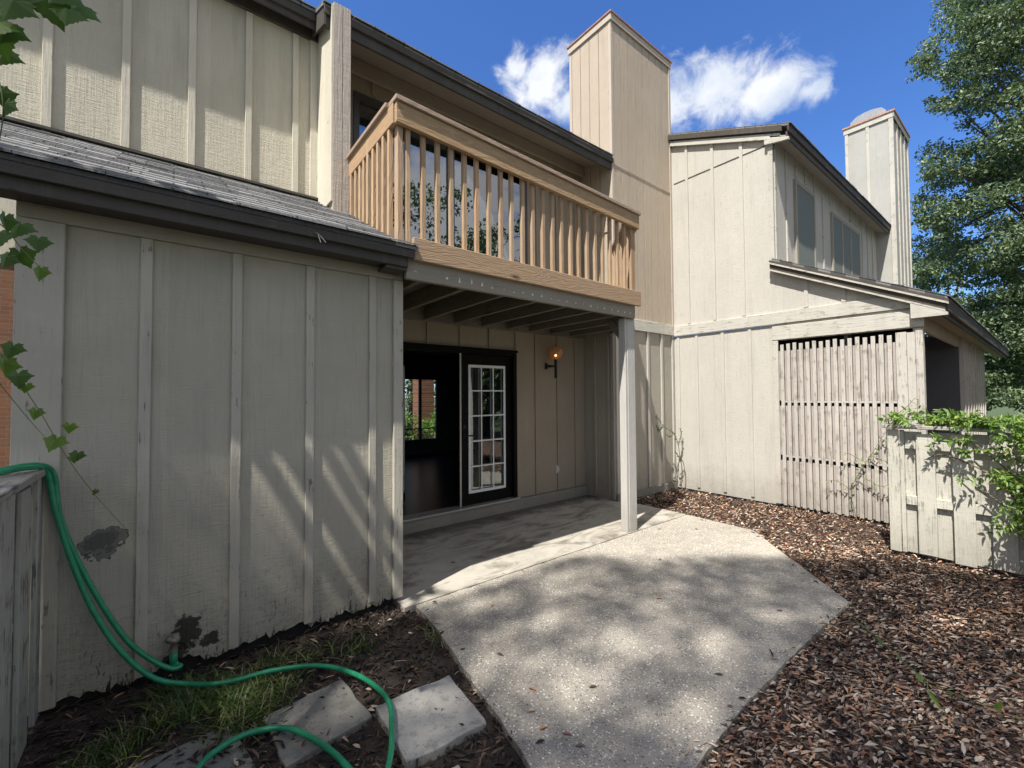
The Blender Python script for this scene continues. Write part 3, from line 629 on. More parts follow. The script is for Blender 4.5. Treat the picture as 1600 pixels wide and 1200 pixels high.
# ------------------------------------------------------------------ wall lamp
LM=thing('wall_lamp','lit amber glass globe lamp on a black bracket beside the french doors','wall lamp',(4.34,4.58,1.98))
MB().box(4.255,4.30,YD-.022,YD-.0005,1.93,2.02,c=.004).box(4.26,4.35,YD-.14,YD-.022,1.955,1.985,c=.004).tube([(4.345,YD-.14,1.80),(4.345,YD-.14,2.07)],.021,16).build('bracket','lampblack',LM)
def sphere(name,r,loc,mat,parent,sub=4,inner=0):
    bm=bmesh.new(); bmesh.ops.create_icosphere(bm,subdivisions=sub,radius=r)
    if inner: 
        g=bmesh.ops.create_icosphere(bm,subdivisions=sub,radius=r-inner); bmesh.ops.reverse_faces(bm,faces=list({f for v in g['verts'] for f in v.link_faces}))
    me=bpy.data.meshes.new(name); bm.to_mesh(me); bm.free(); me.polygons.foreach_set('use_smooth',[True]*len(me.polygons)); me.materials.append(M[mat]); o=bpy.data.objects.new(name,me); COL.objects.link(o); o.location=loc; par(o,parent); return o
sphere('globe',.103,(4.345,YD-.14,2.165),'amber',LM,4,.003)
sphere('bulb',.018,(4.345,YD-.14,2.125),'bulb',LM,3)
sphere('finial',.010,(4.345,YD-.14,2.272),'lampblack',LM,2)

# ------------------------------------------------------------------ neighbouring townhouse
N=thing('townhouse','pale weathered neighbouring townhouse with slatted lattice, dark shed roof and second chimney','townhouse',(9,2.4,0))
XW=6.692
def rl(y): return 5.20+.40*(y-2.26)      # underside of rake
MB().prism([(.92,.0),(4.0,.0),(4.0,2.52),(.92,2.52)],'x',XW+.001,XW+.05).build('side_wall','wallR',N)
# cut look for the lattice bay is a framed recess: wall pieces built around it
sidew=bpy.data.objects['side_wall']; bpy.data.objects.remove(sidew,do_unlink=True)
MB().prism([(2.43,.0),(9.0,.0),(9.0,2.53),(2.43,2.53)],'x',XW+.001,XW+.05).build('side_wall','wallR',N)
MB().prism([(.93,2.30),(2.429,2.30),(2.429,2.53),(.93,2.53)],'x',XW+.002,XW+.05).build('lattice_header','trimRy',N)
MB().prism([(2.43,2.70),(9.0,2.70),(9.0,rl(6.5)-(9-6.5)*.4),(6.5,rl(6.5)),(2.43,rl(2.43))],'x',XW+.001,XW+.05).prism([(.93,2.70),(2.429,2.70),(2.429,3.37),(.93,2.70+.04)],'x',XW+.002,XW+.05).build('upper_side_wall','wallR',N)
bt=MB()
for y in (3.94,3.62,3.20,2.80): bt.box(XW-.018,XW+.0005,y-.045,y,.05,2.50,c=.003)
for y in (3.74,3.31,2.87): bt.prism([(y-.045,2.715),(y,2.715),(y,rl(y)-.06),(y-.045,rl(y)-.08)],'x',XW-.018,XW+.0005)
for y in (2.07,1.66): bt.prism([(y-.045,2.715),(y,2.715),(y,2.60+.49*(y-.69)-.1),(y-.045,2.60+.49*(y-.69)-.12)],'x',XW-.014,XW+.0015)
bt.split('batten','wallR',N)
MB().box(XW-.02,XW+.0005,2.40,2.47,.02,2.30,c=.003).prism([(2.415,3.4),(2.475,3.45),(2.475,rl(2.47)-.05),(2.415,rl(2.41)-.05)],'x',XW-.02,XW+.0005).build('corner_board','trimR',N)
MB().box(XW-.030,XW+.0,.92,3.998,2.532,2.70,c=.004).build('trim_band','trimRy',N)
MB().box(XW-.026,XW+.0015,.90,2.47,2.305,2.50,c=.004).build('lattice_header','trimRy',N)
MB().box(XW-.006,XW+.0008,2.47,3.95,5.13,5.142).build('joint_flashing','fasciaR',N)
# lattice
fs=MB(); y=2.375; i=0
while y>1.16:
    fs.box(XW-.012,XW+.006,y-.042,y,.01,2.235+.008*(i%3),c=.002); y-=.0765; i+=1
fs.box(XW-.012,XW+.006,1.055,1.15,.01,2.26,c=.002).box(XW-.014,XW+.006,.98,1.052,.01,2.25,c=.002).box(XW-.016,XW+.006,.915,.977,.01,2.29,c=.002)
fs.build('lattice_slats','slat',N)
bs=MB(); y=2.375+.038
while y>1.10:
    for z0,z1 in ((.02,.625),(.70,1.385),(1.455,2.15)): bs.box(XW+.0095,XW+.022,y-.056,y-.006,z0,z1,c=.002)
    y-=.0765
bs.build('lattice_back_slats','slatback',N)
MB().box(XW+.0065,XW+.03,1.10,2.38,1.428,1.453,c=.002).box(XW+.0065,XW+.03,1.10,2.38,.674,.698,c=.002).build('lattice_rails','slat',N)
MB().box(XW+.25,XW+.3,.96,2.42,0,2.6).box(XW+.051,XW+.3,2.421,2.46,0,2.6).box(XW+.051,XW+.3,.96,2.42,2.54,2.6).build('lattice_shade_panel','void',N)  # near-black panels paint the darkness behind the slats
# front (far) lower wall under eave
fw=MB(); fw.box(6.72,10.05,.95,.99,2.30,2.52).box(10.1,13.4,.92,.96,0,2.5).box(13.4,16.2,1.3,1.35,0,2.5).box(13.36,13.4,.96,1.3,0,2.5); fw.build('front_wall','wallR',N)
bt=MB()
for x in (10.1,10.5,10.9,11.3,11.7,12.1,12.5,12.9,13.33): bt.box(x,x+.05,.90,.9195,0,2.4)
bt.split('batten','trimR',N)
MB().box(6.75,10.1,1.62,1.66,0,2.5).box(10.06,10.10,.97,1.62,0,2.5).build('screened_porch_wall','roomwall',N)
MB().box(6.70,6.79,.915,1.0,0,2.30,c=.004).build('porch_corner_post','trimR',N)
# shed roof of the neighbour
def nz(y): return 2.60+.49*(y-.69)
shed_course(6.60,16.6,.69,nz(.69),2.43,nz(2.43),.14).build('porch_roof','shingle',N)
rk=MB(); 
rk.prism([(.69,nz(.69)-.062),(2.46,nz(2.46)-.062),(2.46,nz(2.46)-.03),(.69,nz(.69)-.03)],'x',6.595,6.625)
rk.prism([(.72,nz(.72)-.155),(2.46,nz(2.46)-.155),(2.46,nz(2.46)-.066),(.72,nz(.72)-.066)],'x',6.612,6.64)
rk.build('rake_board','fasciaR',N)
MB().prism([(.69,nz(.69)-.085),(2.46,nz(2.46)-.085),(2.46,nz(2.46)-.063),(.69,nz(.69)-.063)],'x',6.588,6.611).prism([(.72,nz(.72)-.178),(2.46,nz(2.46)-.178),(2.46,nz(2.46)-.156),(.72,nz(.72)-.156)],'x',6.60,6.64).prism([(.70,2.40),(1.0,2.40),(1.0,2.58),(.70,2.43)],'x',6.60,6.66).build('rake_trim','trimRy',N)
MB().box(6.64,16.5,.70,.73,2.45,2.565,c=.003).box(6.64,16.5,.735,.76,2.40,2.50).build('fascia','fasciaRx',N)
MB().box(6.65,16.5,.762,.93,2.455,2.475).prism([(.762,2.44),(.93,2.52),(.93,2.54),(.762,2.46)],'x',6.66,16.5).build('soffit','soffit',N)
# upper facade
MB().box(XW+.052,12.5,2.43,2.48,3.3,5.28).build('upper_wall','wallR',N)
bt=MB()
for k in range(14):
    x=6.75+.41*k
    if 7.45<x<8.4 or 9.2<x<11.1: bt.box(x,x+.045,2.412,2.4295,4.93,5.2); continue
    bt.box(x,x+.045,2.412,2.4295,3.4,5.2)
bt.split('batten','trimR',N)
def win(x0,x1,z0,z1,nx,parent):
    f=MB(); f.box(x0-.06,x0,2.395,2.4295,z0-.06,z1+.06).box(x1,x1+.06,2.395,2.4295,z0-.06,z1+.06).box(x0,x1,2.396,2.4295,z1,z1+.06).box(x0,x1,2.396,2.4295,z0-.06,z0)
    for i in range(1,nx): x=x0+(x1-x0)*i/nx; f.box(x-.03,x+.03,2.398,2.4295,z0,z1)
    o=f.build('window','soffit',parent); MB().box(x0,x1,2.418,2.424,z0,z1).build('window_pane','glass',o)
    MB().box(x0,x1,2.4250,2.4292,z0,z1).build('window_blind','curtain',o); screen_(x0,x1,z0,z1,o)
M['screen']=simple('insect screen mesh',(.17,.19,.17),.7,spec=.3,nz=.05)
def screen_(x0,x1,z0,z1,o): MB().box(x0,x1,2.404,2.407,z0,z1).build('insect_screen','screen',o)
win(7.55,8.30,3.55,4.80,1,N); win(9.3,10.95,3.55,4.75,3,N)
shed_course(6.62,12.5,2.17,5.275,6.5,5.31+.40*4.24,.2).build('main_roof','shingle',N)
MB().prism([(6.5,6.98),(10,5.7),(10,5.6),(6.5,6.9)],'x',6.62,16.5).prism([(2.96,5.58),(6.5,7.0),(6.5,6.9),(2.96,5.48)],'x',12.51,16.5).build('rear_roof','shingle',N)
MB().box(6.62,12.49,2.18,2.20,5.165,5.25,c=.003).box(6.64,12.49,2.205,2.23,5.09,5.185).build('fascia','fasciaRx',N)
slope_box(6.64,12.49,2.232,5.12,2.43,5.20,.02).build('soffit','soffit',N)
rk=MB(); rk.prism([(2.18,5.275-.10),(2.18,5.275-.02),(2.2,5.28-.02),(2.2,5.28-.1)],'x',6.6115,6.639); rk.prism([(2.27,5.31-.10),(6.5,5.31+.4*4.23-.10),(6.5,5.31+.4*4.23-.02),(2.27,5.31-.02)],'x',6.612,6.64)
rk.build('rake_board','fasciaR',N)
MB().prism([(2.30,5.12),(6.5,5.12+.4*4.2),(6.5,5.20+.4*4.2),(2.30,5.20)],'x',6.64,6.672).prism([(2.19,5.06),(2.50,5.12),(2.50,5.20),(2.19,5.10)],'x',6.625,6.665).build('rake_trim','trimRy',N)
# second chimney
KX0,KX1,KY0,KY1=12.5,14.1,2.1,2.95
cm=MB(); cm.box(KX0,KX1,KY0,KY1,2.9,7.80); M['chimgrey']=paint('greyed chimney paint',(.43,.42,.385),'z',.08,.2,(.3,.28,.25),bs=.4); ck=cm.build('chimney','chimgrey',N)
tr=MB()
for y in (KY0-.0,2.50,KY1-.06): tr.box(KX0-.02,KX0-.0005,y,y+.06,3.0,7.7)
for x in (KX0-.02,12.88,13.26,13.64,KX1-.06): tr.box(x,x+.06,KY0-.022,KY0-.0005,3.0,7.7)
tr.box(KX0-.03,KX0-.021,KY0-.03,KY1+.02,7.68,7.80).box(KX0-.03,KX1+.02,KY0-.04,KY0-.0225,7.68,7.80)
tr.build('chimney_trim','trimR',ck)
MB().box(KX0-.05,KX1+.04,KY0-.06,KY1+.04,7.802,7.84).build('chimney_frieze','copper',ck)
MB().prism([(2.2,7.841),(2.9,7.841),(2.87,8.0),(2.76,8.09),(2.6,8.12),(2.45,8.12),(2.3,8.08),(2.22,7.98)],'x',KX0+.15,KX1-.4).build('chimney_cap','tin',ck)

# ------------------------------------------------------------------ fences
def bfence(x,y0,y1,side,mat,capmat,label,ztop=1.205,first=None,bw=.138,gap=.10,broot=None):
    """shadowbox fence along Y at X=x, visible face towards side (-1: -X, +1: +X)"""
    f=thing('fence',label,'fence',(x,(y0+y1)/2,0)); rr=random.Random(int(abs(x)*100))
    a=MB(); b=MB(); y=y1; i=0
    rx0,rx1=(x+.006,x+.042) if side<0 else (x-.042,x-.006)
    fx0,fx1=(x-.014,x+.0045) if side<0 else (x-.0045,x+.014); bx0,bx1=(x+.044,x+.062) if side<0 else (x-.062,x-.044)
    a.box(fx0,fx1,y-.085,y,.01,ztop-.012,c=.003); a.box(rx0,rx1,y-.12,y-.088,.01,ztop-.015,c=.003)
    y-=.12+.088
    while y>y0:
        w2=bw*rr.uniform(.94,1.06); z0=rr.uniform(0,.03); zt=ztop-.02-rr.uniform(.0,.03)
        a.box(fx0,fx1,y-w2,y,z0,zt,c=.003); y-=w2+gap*rr.uniform(.9,1.1)
    y=y1-.09
    while y>y0: b.box(bx0,bx1,y-.15,y,.01,ztop-.03,c=.003); y-=.242
    a.build('front_boards',mat,f); b.build('rear_boards',mat,f)
    r=MB()
    for z in (.475,1.01): r.box(rx0,rx1,y0,y1-.125,z,z+.085,c=.003)
    r.build('rails',mat,f)
    MB().box(x-.06,x+.085,y0,y1+.03,ztop,ztop+.034,c=.005).build('cap_board',capmat,f) if side<0 else MB().box(x-.10,x+.03,y0,y1+.01,ztop-.02,ztop+.016,c=.005).build('cap_board',capmat,f)
    return f
bfence(5.59,-6.0,1.045,-1,'fence','fencecap','pale weathered board fence under the leafy vine at the right edge')
bfence(-.50,-5.0,3.105,1,'fenceold','fencecap','low grey board fence with a green hose over its cap',ztop=1.195,bw=.17,gap=.115)
# bleached jug on the right fence
J=MB().tube([(5.62,.42,1.241),(5.62,.42,1.30),(5.62,.42,1.33),(5.62,.42,1.345)],[.045,.045,.03,.012],14).tube([(5.615,.30,1.275),(5.60,.50,1.29)],.012,8); jo=tag(J.build('plastic_bottle','jug',None,smooth=True),'small bleached plastic bottle lying among vines on the fence cap','bottle')

# ------------------------------------------------------------------ pavers
def paver(pts,z,label,mat):
    P=[Vector((p[0],p[1],0)) for p in pts]; o=MB().prism(wobble([(p.x,p.y) for p in P],.03,.012),'z',z-.05,z).build('paver',mat,None,bevel=.006)
    return tag(o,label,'paving stone','square concrete pavers in the mulch')
paver([(.82,2.15),(1.23,2.13),(1.19,1.71),(.80,1.74)],.004,'pale square paver beside the patio edge, inside the hose loop','paver')
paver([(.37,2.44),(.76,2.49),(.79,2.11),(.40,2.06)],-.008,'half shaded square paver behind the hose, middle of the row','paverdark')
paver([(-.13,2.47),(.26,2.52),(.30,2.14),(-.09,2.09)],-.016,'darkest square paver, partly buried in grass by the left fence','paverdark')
paver([(.57,1.63),(.97,1.60),(.94,1.2),(.55,1.22)],.0,'square paver cut off by the bottom edge of the photo','paver')

# ------------------------------------------------------------------ hose
def catmull(P,n=8):
    P=[Vector(p) for p in P]; out=[]
    for i in range(len(P)-1):
        a=P[max(i-1,0)];b=P[i];c=P[i+1];d=P[min(i+2,len(P)-1)]
        for k in range(n):
            t=k/n; out.append(.5*((2*b)+(c-a)*t+(2*a-5*b+4*c-d)*t*t+(3*b-a-3*c+d)*t**3))
    out.append(P[-1]); return out
hp=[(-.95,2.60,.9),(-.70,2.72,1.20),(-.58,2.80,1.232),(-.50,2.95,1.232),(-.468,3.06,1.19),(-.435,3.07,.99),(-.372,3.05,.735),(-.285,3.02,.47),(-.18,2.99,.255),(-.055,2.955,.095),(.08,2.91,.03),(.24,2.79,.03),(.47,2.74,.03),(.68,2.62,.03),(.82,2.39,.032),(.865,2.11,.04),(.80,1.90,.038),(.72,1.74,.035),(.60,1.62,.02),(.42,1.72,.02),(.36,1.95,.03)]
hp2=[(-.95,2.70,.8),(-.72,2.80,1.19),(-.60,2.88,1.232),(-.49,3.0,1.236),(-.448,3.085,1.17),(-.425,3.085,.97),(-.36,3.08,.74),(-.26,3.07,.48),(-.16,3.06,.27),(-.06,3.05,.14),(.02,3.03,.075),(.06,3.035,.07),(.045,3.055,.075),(.032,3.06,.10),(.03,3.06,.145)]
hp3=[(.02,2.05,.02),(.11,2.23,.03),(.21,2.29,.035),(.32,2.30,.03),(.44,2.22,.032),(.53,2.05,.03),(.585,1.87,.025),(.60,1.70,.02),(.50,1.55,.02)]
hb=MB(); 
for p in (hp,hp2,hp3): hb.tube(catmull(p),.0125,10)
hb.tube([(.03,3.06,.06),(.03,3.06,.165)],.0185,14).tube([(.03,3.06,.145),(.03,3.06,.149)],.0205,14).tube([(.03,3.06,.08),(.03,3.06,.084)],.0205,14)
hob=hb.build('garden_hose','hose',None,smooth=True)
tag(hob,'green garden hose draped over the left fence and looping across the pavers','garden hose')
MB().tube([(.03,3.06,.150),(.03,3.06,.178)],.0195,12).build('hose_coupling','brass',hob)

# ------------------------------------------------------------------ mulch, litter, grass
INNER=[(3.0+(a-3.0)*.955,2.0+(b-2.0)*.94) for a,b in PATIO]
def scatter(n,x0,x1,y0,y1,dens=None,spill=True):
    x=rng.uniform(x0,x1,n); y=rng.uniform(y0,y1,n); k=(~inpoly(x,y,PATIO)&~inpoly(x,y,SLAB))|(spill&inpoly(x,y,PATIO)&~inpoly(x,y,INNER)&(rng.random(n)<.03)&(y<2.95))
    k&=~((y>YA+.03)&(x<1.36))&~((y>3.98)&(x<6.69))&(x<6.69)
    if dens is not None: k&=rng.random(n)<dens(x,y)
    return x[k],y[k]
def litter(name,n,box,lens,wds,mats,probs,lift=.02,tilt=.35,dens=None,flow=None,label=None,cat=None,fold=.2,curl=.12,spill=0):
    x,y=scatter(n,*box,dens)
    z=gz(x,y)+rng.uniform(.0,lift,len(x)); z=np.where(inpoly(x,y,PATIO),.004+rng.uniform(0,.004,len(x)),z); C=np.stack([x,y,z],1)
    th=rng.uniform(0,2*np.pi,len(x)) if flow is None else flow+rng.normal(0,.6,len(x))+np.pi*rng.integers(0,2,len(x))
    D=np.stack([np.cos(th),np.sin(th),rng.normal(0,tilt,len(x))],1); Nn=np.stack([rng.normal(0,tilt,len(x)),rng.normal(0,tilt,len(x)),np.ones(len(x))],1)
    L=rng.uniform(*lens,len(x)); Wd=rng.uniform(*wds,len(x)); V,Fq=leafgeo(C,D,Nn,L,Wd,fold,curl)
    mi=np.repeat(rng.choice(len(mats),len(x),p=probs),2); o=kind(npmesh(name,V,Fq,mats,mi),'stuff')
    return tag(o,label,cat)
litter('wood_mulch',60000,(-.9,6.69,-1.5,4.0),(.025,.07),(.006,.016),CHIP,[.45,.38,.17],.022,.3,label='dark shredded wood mulch around the patio',cat='mulch',fold=.5,curl=.03,
       dens=lambda x,y:np.where(x<1.5,1,.85)*np.where((x-0)**2+y**2<.3,.1,1))
litter('leaf_litter',0 or 30000,(1.0,5.2,-.9,1.3),(.02,.062),(.007,.018),LIT,[.30,.16,.18,.13,.08,.15],.03,.25,flow=-.45,dens=lambda x,y:np.where(x>1.2,.95,.2),label='matted fallen leaves nearest the camera beside the patio corner',cat='leaf litter')
def rd(x,y):
    d=np.where(x>1.3,1.0,.035); d=np.where((x<1.55)&(y>1.7),.05,d); n=np.array([mnoise.noise(Vector((a*1.1,b*1.1,9))) for a,b in zip(x,y)]); return d*np.clip(.80+n*1.1,.12,1)
litter('leaf_litter',64000,(-.6,6.69,-1.8,4.0),(.018,.066),(.007,.019),LIT,[.30,.16,.16,.14,.09,.15],.035,.3,dens=rd,flow=-.45,label='fallen willow oak leaves, tan and orange, covering the mulch bed',cat='leaf litter')
litter('twigs_and_needles',5200,(-.5,6.6,-1.6,3.9),(.06,.16),(.0016,.0035),LIT,[.3,.2,.2,.1,.05,.15],.04,.12,dens=lambda x,y:np.where(x>1.3,1.0,.25),label='thin twigs and pine needles mixed through the leaf litter',cat='twigs',fold=.1,curl=.08)
# a few leaves and twigs blown on to the patio
def stray():
    x=np.array([1.55,1.75,2.9,3.4,4.4,4.75,1.9,2.4,3.6,1.5,4.9,2.05,1.35,1.45,1.42,1.38]); y=np.array([2.1,1.55,1.9,1.25,2.85,2.6,2.6,1.15,2.3,1.75,3.6,3.5,1.5,1.3,1.42,1.62])+.02
    C=np.stack([x,y,np.full(len(x),.006)],1); th=rng.uniform(0,6.28,len(x)); D=np.stack([np.cos(th),np.sin(th),np.zeros(len(x))],1); Nn=np.tile([0,0,1.],(len(x),1))
    V,Fq=leafgeo(C,D,Nn,np.full(len(x),.05),np.full(len(x),.018),.3,.1); o=npmesh('stray_leaves',V,Fq,LIT,np.repeat(rng.integers(0,6,len(x)),2)); tag(kind(o,'stuff'),'few stray leaves lying on the concrete patio','leaves')
stray()
def grass():
    n=3300; cx=rng.choice([.10,.25,.42,.30,.15,.0,-.2,-.3,.05,.5,.62,1.36,1.42,.9],n,p=[.13,.15,.10,.12,.09,.07,.07,.07,.06,.04,.03,.02,.02,.03]); 
    cy={.10:2.80,.25:2.72,.42:2.62,.30:2.50,.15:2.9,.0:2.72,-.2:2.62,-.3:2.45,.05:2.95,.5:2.9,.62:2.8,1.36:1.62,1.42:2.55,.9:2.75}
    yy=np.array([cy[float(round(c,2))] for c in cx]); x=cx+rng.normal(0,.08,n); y=yy+rng.normal(0,.07,n)
    k=(y<3.12)&(x>-.46)&~inpoly(x,y,PATIO); x=x[k]; y=y[k]; n=len(x); z=gz(x,y)
    h=rng.uniform(.03,.11,n); th=rng.uniform(0,6.28,n); ln=rng.uniform(.4,1.5,n)*h; wd=rng.uniform(.0018,.0032,n); sx=-np.sin(th)*wd; sy=np.cos(th)*wd
    def P(t,wf): 
        X=x+np.cos(th)*ln*t*t; Y=y+np.sin(th)*ln*t*t; Z=z+h*(t-.42*t*t*(ln/h)); return np.stack([X-sx*wf,Y-sy*wf,Z],1),np.stack([X+sx*wf,Y+sy*wf,Z],1)
    a=[P(0,1),P(.35,1),P(.7,.7),P(1,.1)]; V=np.stack([q for p in a for q in p],1).reshape(-1,3); b=np.arange(n)[:,None]*8
    Fq=np.concatenate([b+np.array([[0,1,3,2]]),b+np.array([[2,3,5,4]]),b+np.array([[4,5,7,6]])],1).reshape(-1,4)
    o=npmesh('grass',V,Fq,['grass1','grass2','grass3'],np.repeat(rng.choice(3,n,p=[.62,.22,.16]),3)); tag(kind(o,'stuff'),'sparse green grass growing between the wall and pavers','grass')
grass()

# ------------------------------------------------------------------ plants
def leafy(name,stems,L,Wd,mats,probs,parent,step=.035,per=2,spread=.9,droop=.3):
    C=[];D=[]
    for st in stems:
        P=catmull(st,10); acc=0
        for a,b in zip(P[:-1],P[1:]):
            acc+=(b-a).length
            if acc>step:
                acc=0; d=(b-a).normalized()
                for k in range(per):
                    s=Vector(rng.normal(0,1,3)); s=(s-d*s.dot(d)).normalized(); C.append(b[:]); v=(d*rng.uniform(.2,.8)+s*spread+Vector((0,0,-droop*rng.random()))); D.append(v[:])
    C=np.array(C);D=np.array(D);n=len(C); Nn=np.stack([rng.normal(-.2,.5,n),rng.normal(-.1,.5,n),np.ones(n)],1)
    V,Fq=leafgeo(C,D,Nn,rng.uniform(*L,n),rng.uniform(*Wd,n),.15,.15); return npmesh(name,V,Fq,mats,np.repeat(rng.choice(len(mats),n,p=probs),2),parent)
def stems_mesh(stems,r,mat,parent,name='stem'):
    b=MB()
    for s in stems: P=catmull(s,5); b.tube(P,[r*(1-.7*i/len(P)) for i in range(len(P))],5)
    return b.build(name,mat,parent)
rr=random.Random(21)
# big vine on the right fence
V=thing('vine_bush','sprawling bright green vine bush spilling over the right fence','vine',(5.6,.0,0))
st=[]
for i in range(60):       # along the cap
    y=rr.uniform(-.2,.98); L=rr.uniform(.15,.4); a=rr.uniform(-1,1); base=Vector((5.60+rr.uniform(-.05,.1),y,1.24))
    st.append([base,base+Vector((rr.uniform(-.12,.12),.3*L*a,.06)),base+Vector((rr.uniform(-.2,.1),.9*L*a,rr.uniform(.0,.16)))])
for i in range(16):       # tall mass right
    y=rr.uniform(-.2,.30); base=Vector((5.5+rr.uniform(-.1,.2),y,1.1)); st.append([base,base+Vector((-.08,rr.uniform(-.1,.15),.12)),base+Vector((rr.uniform(-.25,.05),rr.uniform(-.1,.3),rr.uniform(.12,.30)))])
for i in range(80):      # hanging face mass, right end
    y=rr.uniform(-.30,.20); z=rr.uniform(.35,1.2); base=Vector((5.50,y,z)); st.append([base,base+Vector((-.08,rr.uniform(-.05,.15),rr.uniform(-.05,.08))),base+Vector((-.14-.08*rr.random(),rr.uniform(-.1,.20),rr.uniform(-.15,.1)))])
for i in range(16):
    y=rr.uniform(.2,.75); z=rr.uniform(.75,1.2); base=Vector((5.54,y,z)); st.append([base,base+Vector((-.05,.05,.0)),base+Vector((-.09,rr.uniform(.0,.15),rr.uniform(-.12,.03)))])
main=[[(5.45,-.35,.0),(5.50,-.1,.35),(5.53,.15,.75),(5.55,.45,1.1),(5.6,.62,1.24)],[(5.42,-.3,.0),(5.46,.0,.25),(5.50,.2,.5),(5.52,.42,.72),(5.53,.55,.85)],[(5.45,-.3,.0),(5.48,-.35,.6),(5.52,-.3,1.2)],[(5.48,.1,.35),(5.52,.3,.78),(5.53,.62,.98),(5.54,.78,.92)]]
stems_mesh(main,.010,'stem',V); stems_mesh(st[:60],.003,'stemgreen',V)
leafy('foliage',st,(.035,.065),(.013,.024),['vine1','vine2','vine3'],[.5,.32,.18],V,.020,3)
# sapling sprig on the lattice
V=thing('climbing_vine','wispy pale green vine climbing the slatted lattice left of the fence','vine',(6.6,1.3,0))
st=[[(6.62,1.55,.0),(6.64,1.6,.35),(6.63,1.45,.7),(6.64,1.3,1.0),(6.62,1.15,1.3)],[(6.64,1.6,.35),(6.6,1.75,.45),(6.58,1.85,.42)],[(6.63,1.45,.7),(6.6,1.6,.8),(6.57,1.68,.78)],[(6.64,1.3,1.0),(6.6,1.12,.95),(6.56,1.02,1.05)],[(6.63,1.4,.8),(6.6,1.2,.72),(6.57,1.08,.66)],[(6.63,1.52,.55),(6.6,1.32,.45),(6.58,1.2,.5)],[(6.62,1.15,1.3),(6.6,1.05,1.4),(6.58,.98,1.5)]]
stems_mesh(st,.004,'stem',V); leafy('foliage',st,(.03,.055),(.012,.02),['vine1','vine2','vine3'],[.35,.25,.4],V,.045,2)
# twisting sapling at the chimney corner
V=thing('sapling','thin twisting sapling growing in the corner beside the chimney base','sapling',(6.45,3.8,0))
ts=[[(6.52,3.78,-.02),(6.50,3.80,.12),(6.60,3.80,.25),(6.62,3.82,.42),(6.55,3.84,.52),(6.52,3.85,.72),(6.40,3.86,.92),(6.15,3.88,1.05),(5.95,3.88,1.22)],[(6.52,3.85,.72),(6.6,3.84,.9),(6.55,3.84,1.0)],[(6.40,3.86,.92),(6.25,3.84,.88),(6.15,3.84,.93)],[(6.15,3.88,1.05),(6.0,3.85,1.0),(5.9,3.85,1.05)],[(6.55,3.84,.52),(6.45,3.82,.56),(6.4,3.82,.62)]]
stems_mesh(ts,.009,'stem',V); leafy('foliage',[t if i else t[5:] for i,t in enumerate(ts)],(.022,.045),(.012,.02),['vine2','vine1','oak2'],[.5,.3,.2],V,.04,3)
# low runner in the mulch
V=thing('ground_vine','small green runner with a few leaves creeping over the leaf litter','vine',(3.2,.5,0))
ts=[[(3.75,.95,0),(3.4,.7,.05),(3.1,.45,.06),(3.0,.15,.09),(3.1,-.1,.12)],[(3.0,.15,.09),(2.8,.0,.12),(2.75,-.15,.16)],[(3.1,.45,.06),(2.9,.42,.1)]]
stems_mesh(ts,.003,'stemgreen',V); leafy('foliage',ts,(.05,.085),(.016,.026),['vine1','vine2'],[.7,.3],V,.16,1,.9,-.3)
# grape vine near the camera on the left
def grape_leaf(C,D,Nn,size,b,mi):
    D=Vector(D).normalized(); Nn=Vector(Nn); S_=D.cross(Nn).normalized(); Nn=S_.cross(D)
    rad=[.12,.55,.72,.62,.95,.70,.72,.80,1.12,.80,.72,.70,.95,.62,.72,.55]; k=len(rad); C=Vector(C); ctr=C+D*size*.30
    pts=[ctr+Nn*size*.06]
    for i in range(k*2):
        a=math.pi+2*math.pi*i/(k*2); r_=rad[(i//2)%k] if i%2==0 else (rad[(i//2)%k]+rad[(i//2+1)%k])/2*(.88)
        x=math.cos(a)*r_*.5*size; y=math.sin(a)*r_*.5*size; pts.append(ctr+D*x+S_*y-Nn*abs(y)*.25-Nn*(x/size)**2*size*.3)
    n=len(pts)-1; b.poly(pts,[(0,1+i,1+(i+1)%n) for i in range(n)],mi)
G=thing('grape_vine','grape vine with lobed leaves dangling at the top left beside the fence','vine',(-.6,1.6,0))
def ray(px,py):
    return F+RT*((px-800)/672.5)-UP*((py-600)/672.5)
def at(px,py,t): return Vector((0,0,1.55))+ray(px,py)*t
